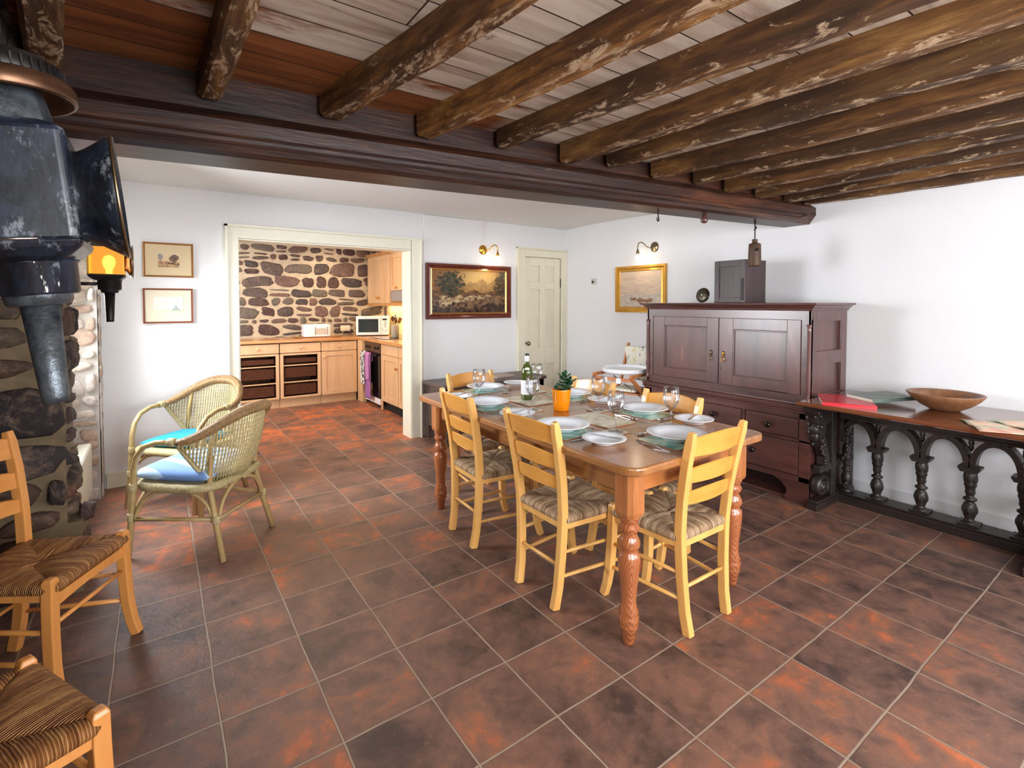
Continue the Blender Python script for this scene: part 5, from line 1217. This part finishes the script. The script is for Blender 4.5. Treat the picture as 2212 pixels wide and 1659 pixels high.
    for a, b in (((-1, 1), (1, 1)), ((1, 1), (1, -1)), ((1, -1), (-1, -1)), ((-1, -1), (-1, 1))):
        obj('arch_brace', quarter(a, b), M_CANE, t); obj('arch_brace', quarter(b, a), M_CANE, t)
    for a, b in (((1, 1), (1, -1)), ((-1, -1), (-1, 1)), ((1, -1), (-1, -1))):
        obj('stretcher', MB().tube([(*F[a], 0.225), (*F[b], 0.225)], 0.011, 8), M_CANE, t)
    return t
G2 = 'cane armchairs by the alcove window'
ang = lambda dx, dy: math.atan2(-dx, dy)
ca = cane_parts(thing('cane_armchair', 'cane armchair seen from behind with striped blue cushion, nearer of the pair', 'armchair', (-4.095, -1.405, 0), ang(-0.735, 0.678), G2))
cb_ = dup(ca, (-4.13, -0.575, 0), ang(-0.72, -0.69), 'cane armchair facing the room with turquoise cushion, by the back wall', G2)
k = N('striped_blue_cotton', 0.9); xx, yy, zz = k.xyz(k.map(rot=(0, 0, 0.35)))
st_ = k.math('SINE', k.math('MULTIPLY', xx, 42.0)); k.col(k.mix(k.g(st_, 0.45, 0.6), srgb(116, 148, 204), srgb(176, 204, 232))); k.bump(k.noise(k.map(), 7, 3), 0.5, 0.02); M_BSTR = k.m
c = cush('seat_cushion', 0.49, 0.47, 0.085, M_BSTR, None, Matrix.Identity(4), 20); tag(c, 'pale and mid blue striped seat cushion on the nearer cane armchair', 'cushion', 'seat cushions', (-4.115, -1.385, 0.462), ang(-0.735, 0.678))
c = cush('seat_cushion', 0.42, 0.41, 0.045, M_TURQ, None, Matrix.Identity(4), 20); tag(c, 'plain turquoise seat cushion on the cane armchair by the back wall', 'cushion', 'seat cushions', (-4.15, -0.59, 0.447), ang(-0.72, -0.69))

# ================================================================ KITCHEN
YF = 2.40; ZW0, ZW1 = 0.885, 0.925
def knob_at(par, x, y, z, axis='y', mat=None):
    R = Matrix.Rotation(PI/2, 4, 'X') if axis == 'y' else Matrix.Rotation(-PI/2, 4, 'Y')
    obj('knob', MB().lathe([(0.009, 0), (0.008, 0.012), (0.017, 0.02), (0.019, 0.028), (0.014, 0.034), (0, 0.036)], 14, Matrix.Translation((x, y, z)) @ R), mat or M_BIRCH, par)
def shaker(par, name, x0, x1, z0, z1, yf):
    m = MB(); w = 0.065
    m.box(x0, x0+w, yf, yf+0.02, z0, z1); m.box(x1-w, x1, yf, yf+0.02, z0, z1); m.box(x0+w, x1-w, yf, yf+0.02, z0, z0+w); m.box(x0+w, x1-w, yf, yf+0.02, z1-w, z1); m.box(x0+w, x1-w, yf+0.009, yf+0.015, z0+w, z1-w)
    return obj(name, m, M_BIRCH, par, bevel=0.002)
def unit(x0, x1, lab, kind):
    t = thing('base_cabinet', lab, 'kitchen cabinet', (0, 0, 0), 0, 'base cabinets on the stone wall')
    m = MB(); m.box(x0, x0+0.018, YF+0.02, 2.97, 0.12, ZW0); m.box(x1-0.018, x1, YF+0.02, 2.97, 0.12, ZW0); m.box(x0, x1, YF+0.02, 2.97, 0.12, 0.14); m.box(x0, x1, 2.95, 2.97, 0.12, ZW0); m.box(x0, x1, YF+0.02, 2.97, 0.73, 0.745)
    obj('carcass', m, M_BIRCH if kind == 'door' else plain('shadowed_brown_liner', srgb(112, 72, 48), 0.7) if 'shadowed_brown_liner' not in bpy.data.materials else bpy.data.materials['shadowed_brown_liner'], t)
    g = 0.004; d = obj('drawer', MB().box(x0+g, x1-g, YF, YF+0.02, 0.745, 0.872), M_BIRCH, t, bevel=0.003); knob_at(d, (x0+x1)/2, YF, 0.81)
    if kind == 'door':
        d = shaker(t, 'door', x0+g, x1-g, 0.125, 0.735, YF); knob_at(d, x0+0.035, YF, 0.66)
    else:
        m = MB(); w = 0.045
        m.box(x0+g, x0+w, YF, YF+0.02, 0.125, 0.735); m.box(x1-w, x1-g, YF, YF+0.02, 0.125, 0.735); m.box(x0+w, x1-w, YF, YF+0.02, 0.125, 0.15); m.box(x0+w, x1-w, YF, YF+0.02, 0.71, 0.735)
        obj('front_frame', m, M_BIRCH, t, bevel=0.002)
        for z in (0.565, 0.335): obj('runner_rail', MB().box(x0+w, x1-w, YF+0.01, YF+0.03, z, z+0.014), M_BIRCH, t)
    obj('plinth', MB().box(x0, x1, YF+0.05, YF+0.068, 0, 0.12), M_BIRCH, t)
    return t
US = [(-4.04, -3.51, 'base cabinet with wicker baskets hidden behind the left jamb of the opening', 'b'), (-3.505, -2.98, 'leftmost visible kitchen base cabinet with drawer over open wicker baskets', 'b'),
      (-2.975, -2.44, 'middle kitchen base cabinet with drawer over open wicker baskets', 'b'), (-2.435, -1.93, 'kitchen base cabinet with drawer over a closed panelled door', 'door')]
for i, u in enumerate(US): unit(*u)
bkp = None; names = {1: 'left', 2: 'middle', 0: 'hidden'}
for i in (1, 2):
    x0, x1 = US[i][0]+0.06, US[i][1]-0.06
    for lv, (z0, z1) in (('top', (0.60, 0.66)), ('middle', (0.40, 0.535)), ('bottom', (0.165, 0.30))):
        m = MB(); m.box(-(x1-x0)/2, (x1-x0)/2, 0, 0.42, 0, 0.01); hgt = z1-z0
        for a, b, c_, d_ in ((-(x1-x0)/2, (x1-x0)/2, 0, 0.012), (-(x1-x0)/2, (x1-x0)/2, 0.408, 0.42), (-(x1-x0)/2, -(x1-x0)/2+0.012, 0, 0.42), ((x1-x0)/2-0.012, (x1-x0)/2, 0, 0.42)): m.box(a, b, c_, d_, 0, hgt)
        m.tube([(-(x1-x0)/2, 0.004, hgt), ((x1-x0)/2, 0.004, hgt), ((x1-x0)/2, 0.416, hgt), (-(x1-x0)/2, 0.416, hgt)], 0.008, 6, closed=True)
        for zz in [0.008+0.012*q_ for q_ in range(int(hgt/0.012))]:
            pts = [(-(x1-x0)/2+(x1-x0)*j/30, -0.002-0.003*((j+int(zz*1000)//12) % 2), zz) for j in range(31)]; m.tube(pts, 0.0052, 4)
        tag(obj('wicker_basket', m, M_WICKER, loc=((x0+x1)/2, YF+0.035, z0)), 'dark brown wicker basket, %s of three in the %s basket cabinet' % (lv, names[i]), 'basket', 'wicker basket drawers')
t = thing('worktop', 'continuous oak kitchen worktop turning the corner', 'worktop', (0, 0, 0))
obj('slab', MB().prism([(-4.6, 2.995), (-4.6, 2.372), (-1.915, 2.372), (-1.915, 0.30), (-1.255, 0.30), (-1.255, 2.995)], ZW0, ZW1), M_WORKTOP, t, bevel=0.005)
# right hand run, fronts at x = -1.88
XR = -1.885
t = thing('built_in_oven', 'built-in oven with black glass door and brown control panel on the right kitchen run', 'oven', (0, 0, 0))
obj('case', MB().box(XR+0.02, -1.27, 1.58, 2.18, 0.13, ZW0-0.002), plain('oven_case', srgb(60, 60, 62), 0.5, 0.5), t)
obj('glass_door', MB().box(XR-0.005, XR+0.02, 1.585, 2.175, 0.135, 0.735), plain('black_oven_glass', srgb(16, 14, 16), 0.06), t, bevel=0.004)
cpn = obj('control_panel', MB().box(XR-0.005, XR+0.02, 1.585, 2.175, 0.742, 0.878), plain('brown_metal_panel', srgb(86, 62, 54), 0.3, 0.5), t, bevel=0.003)
for y in (1.66, 1.76, 1.99, 2.09): obj('dial', MB().lathe([(0.018, 0), (0.016, 0.02), (0, 0.021)], 14, Matrix.Translation((XR-0.005, y, 0.81)) @ Matrix.Rotation(-PI/2, 4, 'Y')), M_BLACK, cpn)
obj('rail_handle', MB().tube([(XR-0.005, 1.64, 0.715), (XR-0.045, 1.64, 0.715), (XR-0.045, 2.12, 0.715), (XR-0.005, 2.12, 0.715)], 0.008, 8), M_BLACK, t)
obj('lower_trim', MB().box(XR, XR+0.02, 1.585, 2.175, 0.05, 0.13), M_WHITE, t)
def runit(y0, y1, lab):
    t = thing('base_cabinet', lab, 'kitchen cabinet', (0, 0, 0), 0, 'base cabinets on the right kitchen run')
    obj('carcass', MB().box(XR+0.02, -1.27, y0, y1, 0.12, ZW0-0.002), M_BIRCH, t)
    d = obj('drawer', MB().box(XR, XR+0.02, y0+0.004, y1-0.004, 0.745, 0.872), M_BIRCH, t, bevel=0.003)
    m = MB(); w = 0.06; a, b = y0+0.004, y1-0.004
    m.box(XR, XR+0.02, a, a+w, 0.125, 0.735); m.box(XR, XR+0.02, b-w, b, 0.125, 0.735); m.box(XR, XR+0.02, a+w, b-w, 0.125, 0.19); m.box(XR, XR+0.02, a+w, b-w, 0.67, 0.735); m.box(XR+0.009, XR+0.015, a+w, b-w, 0.19, 0.67)
    d = obj('door', m, M_BIRCH, t, bevel=0.002); knob_at(d, XR, a+0.035, 0.60, 'x', M_CHAIRD)
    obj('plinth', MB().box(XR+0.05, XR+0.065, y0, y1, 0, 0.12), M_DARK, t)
runit(0.98, 1.52, 'birch base cabinet with drawer and door beside the oven'); runit(0.36, 0.975, 'birch base cabinet partly hidden behind the right jamb')
tag(obj('corner_post', MB().box(-1.925, XR+0.02, 2.19, 2.395, 0.0, ZW0-0.002), M_BIRCH, bevel=0.002), 'birch filler post in the inner corner beside the oven', 'corner post')
tag(obj('cabinet_filler', MB().box(XR+0.005, XR+0.02, 1.525, 1.575, 0.0, ZW0-0.002), M_BIRCH), 'narrow birch filler strip between oven and cabinet', 'filler strip')
# cooktop
t = thing('ceramic_hob', 'black ceramic hob set flush in the worktop', 'hob', (0, 0, 0)); obj('glass_plate', MB().box(-1.80, -1.33, 1.62, 2.16, ZW1, ZW1+0.006), plain('black_ceramic_glass', srgb(18, 18, 22), 0.05), t, bevel=0.002)
# microwave facing the room
t = thing('microwave_oven', 'white microwave oven with dark window standing in the kitchen corner', 'microwave', (-1.60, 2.63, ZW1+0.012), math.radians(-24))
obj('case', MB().box(-0.24, 0.24, -0.15, 0.17, 0, 0.285), M_WHITE, t, bevel=0.006)
d = obj('door', MB().box(-0.238, 0.118, -0.172, -0.15, 0.006, 0.279), M_WHITE, t, bevel=0.004)
obj('window', MB().box(-0.205, 0.085, -0.1735, -0.171, 0.045, 0.245), plain('dark_microwave_window', srgb(52, 62, 66), 0.08), d)
cpn = obj('control_panel', MB().box(0.122, 0.238, -0.168, -0.15, 0.006, 0.279), M_WHITE, t, bevel=0.003)
obj('display', MB().box(0.145, 0.212, -0.1695, -0.167, 0.225, 0.25), M_BLACK, cpn)
obj('dial', MB().lathe([(0.02, 0), (0.018, 0.018), (0, 0.019)], 18, Matrix.Translation((0.19, -0.168, 0.085)) @ Matrix.Rotation(PI/2, 4, 'X')), M_WHITE, cpn)
m = MB()
for zz in (0.12, 0.14, 0.16, 0.18, 0.2): m.box(0.17, 0.205, -0.169, -0.167, zz, zz+0.008)
m.box(0.135, 0.155, -0.169, -0.167, 0.075, 0.083); m.box(0.135, 0.155, -0.169, -0.167, 0.1, 0.108); obj('buttons', m, plain('grey_print', srgb(120, 130, 150), 0.5), cpn)
for x in (-0.2, 0.2):
    for y in (-0.12, 0.14): obj('foot', MB().lathe([(0.015, -0.012), (0.015, 0)], 10, Matrix.Translation((x, y, 0))), M_BLACK, t)
# tray, toaster, socket
tr_ = obj('wooden_tray', MB().loft([[Vector((x, y, z)) for x, y in rrect(-a, a, -b, b, 0.05, 5)] for a, b, z in ((0.30, 0.14, 0), (0.32, 0.155, 0.012), (0.31, 0.148, 0.012), (0.295, 0.135, 0.005))]), M_WORKTOP); tag(tr_, 'oval wooden tray under the toaster on the worktop', 'tray', None, (-2.40, 2.72, ZW1), 0.02)
t = thing('toaster', 'white four-slice toaster on a wooden tray against the stone wall', 'toaster', (-2.42, 2.73, ZW1+0.013), 0)
def rbox(a, b, z): return [Vector((x, y, z)) for x, y in rrect(-a, a, -b, b, 0.04, 6)]
obj('body', MB().loft([rbox(0.185, 0.10, 0), rbox(0.188, 0.103, 0.02), rbox(0.188, 0.103, 0.15), rbox(0.178, 0.094, 0.172), rbox(0.15, 0.07, 0.18)]), M_WHITE, t)
for x in (-0.075, 0.075):
    obj('bread_slot', MB().box(x-0.055, x+0.055, -0.035, -0.015, 0.176, 0.1815), M_BLACK, t); obj('bread_slot', MB().box(x-0.055, x+0.055, 0.015, 0.035, 0.176, 0.1815), M_BLACK, t)
for x in (-0.04, 0.13): obj('lever_plate', MB().box(x-0.008, x+0.008, -0.112, -0.102, 0.03, 0.14), M_STEEL, t, bevel=0.003)
obj('front_badge_panel', MB().box(-0.03, 0.12, -0.106, -0.102, 0.03, 0.12), plain('pale_chrome', srgb(220, 214, 206), 0.2, 0.5), t, bevel=0.002)
t = thing('power_socket', 'white double plug socket with plugged flexes on the stone wall', 'socket', (-1.93, 2.945, 1.03))
obj('plate', MB().box(-0.075, 0.075, 0, 0.02, -0.045, 0.045), plain('cream_plastic', srgb(236, 222, 196), 0.35), t, bevel=0.004)
for x in (-0.035, 0.035): obj('plug', MB().box(x-0.024, x+0.024, -0.03, 0, -0.028, 0.02), plain('cream_plug', srgb(240, 228, 204), 0.35) if x < 0 else bpy.data.materials['cream_plug'], t, bevel=0.006)
obj('flex', MB().tube([(-0.035, -0.02, -0.02), (-0.06, -0.05, -0.07), (-0.16, -0.08, -0.095), (-0.28, -0.12, -0.09)], 0.004, 6), bpy.data.materials['cream_plug'], t)
# utensil jar
UJ = (-1.535, 1.93)
t = thing('utensil_jar', 'pale stoneware jar holding cooking utensils on the worktop', 'jar', (UJ[0], UJ[1], ZW1+0.007)); obj('jar', MB().lathe([(0, 0.005), (0.05, 0), (0.056, 0.006), (0.057, 0.165), (0.06, 0.172), (0.056, 0.175), (0.052, 0.17), (0.051, 0.012), (0, 0.01)], 28), plain('grey_stoneware', srgb(206, 196, 178), 0.4, noise=0.1), t)
M_DKW = plain('dark_wooden_spoon', srgb(92, 50, 32), 0.5)
def uten(name, lab, dx, dy, L, mat, head):
    d = Vector((dx, dy, 1)).normalized(); b = Vector((-dx*0.08, -dy*0.08, 0.02)); m = MB().tube([b, b+d*(L-0.04)], 0.005, 6); h = b+d*L
    if head == 'ladle': m.ball(h, 0.036, 0.022, 0.036, 14, 8)
    elif head == 'spoon': m.ball(h, 0.024, 0.008, 0.038, 12, 8)
    else: m.prism([(-0.022, -0.04), (0.022, -0.04), (0.026, 0.04), (-0.026, 0.04)], -0.003, 0.003, 'y', Matrix.Translation(h) @ Matrix.Rotation(math.atan2(dx, 1), 4, 'Y'))
    tag(obj(name, m, mat, loc=(UJ[0], UJ[1], ZW1+0.012)), lab, 'utensil', 'utensils in the stoneware jar')
uten('wooden_spoon', 'dark wooden spoon leaning left in the utensil jar', -0.25, -0.1, 0.25, M_DKW, 'spoon'); uten('ladle', 'shiny steel ladle in the middle of the utensil jar', 0.10, 0.1, 0.26, M_STEEL, 'ladle')
uten('serving_spoon', 'dark short serving spoon at the front of the utensil jar', -0.02, -0.28, 0.22, M_DKW, 'spoon'); uten('spatula', 'brown spatula leaning right in the utensil jar', 0.42, -0.25, 0.24, plain('brown_spatula', srgb(122, 82, 48), 0.5), 'flat')
# towels on the oven rail
def cloth(name, lab, y0, y1, z0, z1, mat, off=0.012, cat='towel', g=None):
    m = MB(); x = XR-0.045
    def fn(u, v):
        y = y0+(y1-y0)*u; w = 0.004*math.sin(u*14+v*2)
        if v < 0.12: a = v/0.12*PI; return (x+off*math.cos(a)*1.0, y, 0.718+off*math.sin(a)) if True else None
        f = (v-0.12)/0.88; return (x-off-w*f, y+0.004*math.sin(f*5), 0.718-(0.718-z0)*f)
    m.grid(fn, 14, 24); m.grid(lambda u, v: (x+off+0.002, y0+(y1-y0)*u, 0.718-0.10*v), 4, 6)
    tag(obj(name, m, mat, solid=0.004), lab, cat, g)
k = N('patterned_glove_cotton', 0.9); f_ = k.noise(k.map(), 26, 2, 0.4, 0.5); k.col(k.ramp(f_, [(0.42, srgb(52, 56, 66)), (0.5, srgb(214, 212, 210))])); 
cloth('oven_glove', 'grey and white patterned oven glove hanging from the oven rail', 1.99, 2.16, 0.28, 0.72, k.m, 0.034, 'oven glove')
k = N('lilac_striped_cotton', 0.9); yy = k.xyz(k.map())[1]; k.col(k.mix(k.g(k.math('SINE', k.math('MULTIPLY', yy, 190)), 0.2, 0.8), srgb(196, 136, 190), srgb(168, 110, 176))); M_LIL = k.m
cloth('tea_towel', 'lilac tea towel folded short on the oven rail', 1.84, 1.99, 0.36, 0.72, M_LIL, 0.024, g='lilac towels on the oven rail')
cloth('tea_towel', 'longer purple tea towel hanging beneath the lilac one', 1.80, 2.02, 0.10, 0.72, plain('purple_cotton', srgb(160, 106, 168), 0.9, noise=0.15), 0.014, g='lilac towels on the oven rail')
# wall cabinets
XU2 = -1.565
t = thing('wall_cabinet', 'birch double-door wall cabinet in the kitchen corner', 'kitchen cabinet', (0, 0, 0))
obj('carcass', MB().box(XU2+0.02, -1.255, 2.03, 2.975, 1.42, 2.13), M_BIRCH, t)
for a, b, ky in ((2.035, 2.475, 2.435), (2.48, 2.97, 2.52)):
    m = MB(); w = 0.07; m.box(XU2, XU2+0.02, a, a+w, 1.42, 2.13); m.box(XU2, XU2+0.02, b-w, b, 1.42, 2.13); m.box(XU2, XU2+0.02, a+w, b-w, 1.42, 1.49); m.box(XU2, XU2+0.02, a+w, b-w, 2.06, 2.13); m.box(XU2+0.009, XU2+0.014, a+w, b-w, 1.49, 2.06)
    d = obj('door', m, M_BIRCH, t, bevel=0.002); knob_at(d, XU2, ky, 1.50, 'x', M_CHAIRD)
t2 = thing('extractor_cabinet', 'birch cabinet over the hob with grey extractor visor beneath', 'extractor cabinet', (0, 0, 0))
obj('carcass', MB().box(XU2+0.02, -1.255, 1.40, 2.025, 1.60, 2.13), M_BIRCH, t2)
m = MB(); a, b = 1.405, 2.02; m.box(XU2, XU2+0.02, a, a+w, 1.60, 2.13); m.box(XU2, XU2+0.02, b-w, b, 1.60, 2.13); m.box(XU2, XU2+0.02, a+w, b-w, 1.60, 1.67); m.box(XU2, XU2+0.02, a+w, b-w, 2.06, 2.13); m.box(XU2+0.009, XU2+0.014, a+w, b-w, 1.67, 2.06)
d = obj('door', m, M_BIRCH, t2, bevel=0.002); knob_at(d, XU2, 1.78, 1.64, 'x', M_CHAIRD)
obj('extractor_visor', MB().box(XU2+0.004, -1.26, 1.405, 2.02, 1.45, 1.595), plain('grey_visor', srgb(170, 168, 170), 0.35, 0.3), t2, bevel=0.003)
m = MB(); m.box(XU2-0.02, -1.255, 1.38, 2.975, 2.132, 2.175); m.box(XU2-0.035, -1.255, 1.37, 2.975, 2.16, 2.18); tag(obj('cabinet_cornice', m, M_WORKTOP, bevel=0.006), 'oak cornice strip along the top of the wall cabinets', 'cornice')
tag(obj('light_pelmet', MB().box(XU2-0.004, XU2+0.014, 1.40, 2.975, 1.38, 1.418), M_WORKTOP), 'oak light pelmet under the wall cabinets', 'pelmet')
t = thing('under_cabinet_light', 'slim strip light under the wall cabinets', 'strip light', (0, 0, 0)); obj('diffuser', MB().box(-1.36, -1.30, 1.5, 2.9, 1.395, 1.405), emit('warm_strip', (1, 0.82, 0.5, 1), 1.0), t)
area('under_cabinet_glow', (-1.33, 2.2, 1.385), (0, 0, -1), 0.06, 1.2, 5, (1.0, 0.74, 0.4))
t = thing('ceiling_spot', 'small kitchen ceiling spotlight aimed at the stone wall', 'spotlight', (-2.3, 2.2, 2.36)); obj('housing', MB().lathe([(0.045, 0), (0.045, -0.015), (0.03, -0.02), (0, -0.02)], 20), M_WHITE, t)
l = bpy.data.lights.new('kitchen_spot', 'SPOT'); l.energy = 45; l.color = (1.0, 0.8, 0.56); l.spot_size = 1.5; l.spot_blend = 1.0; l.shadow_soft_size = 0.04
o = bpy.data.objects.new('kitchen_spot', l); COL.objects.link(o); o.location = (-2.3, 2.2, 2.33); o.rotation_euler = Vector((0.08, 0.75, -0.7)).to_track_quat('-Z', 'Y').to_euler()
area('kitchen_ceiling_lamps', (-2.8, 1.3, 2.34), (0, 0, -1), 1.2, 0.8, 30, (1.0, 0.66, 0.36))
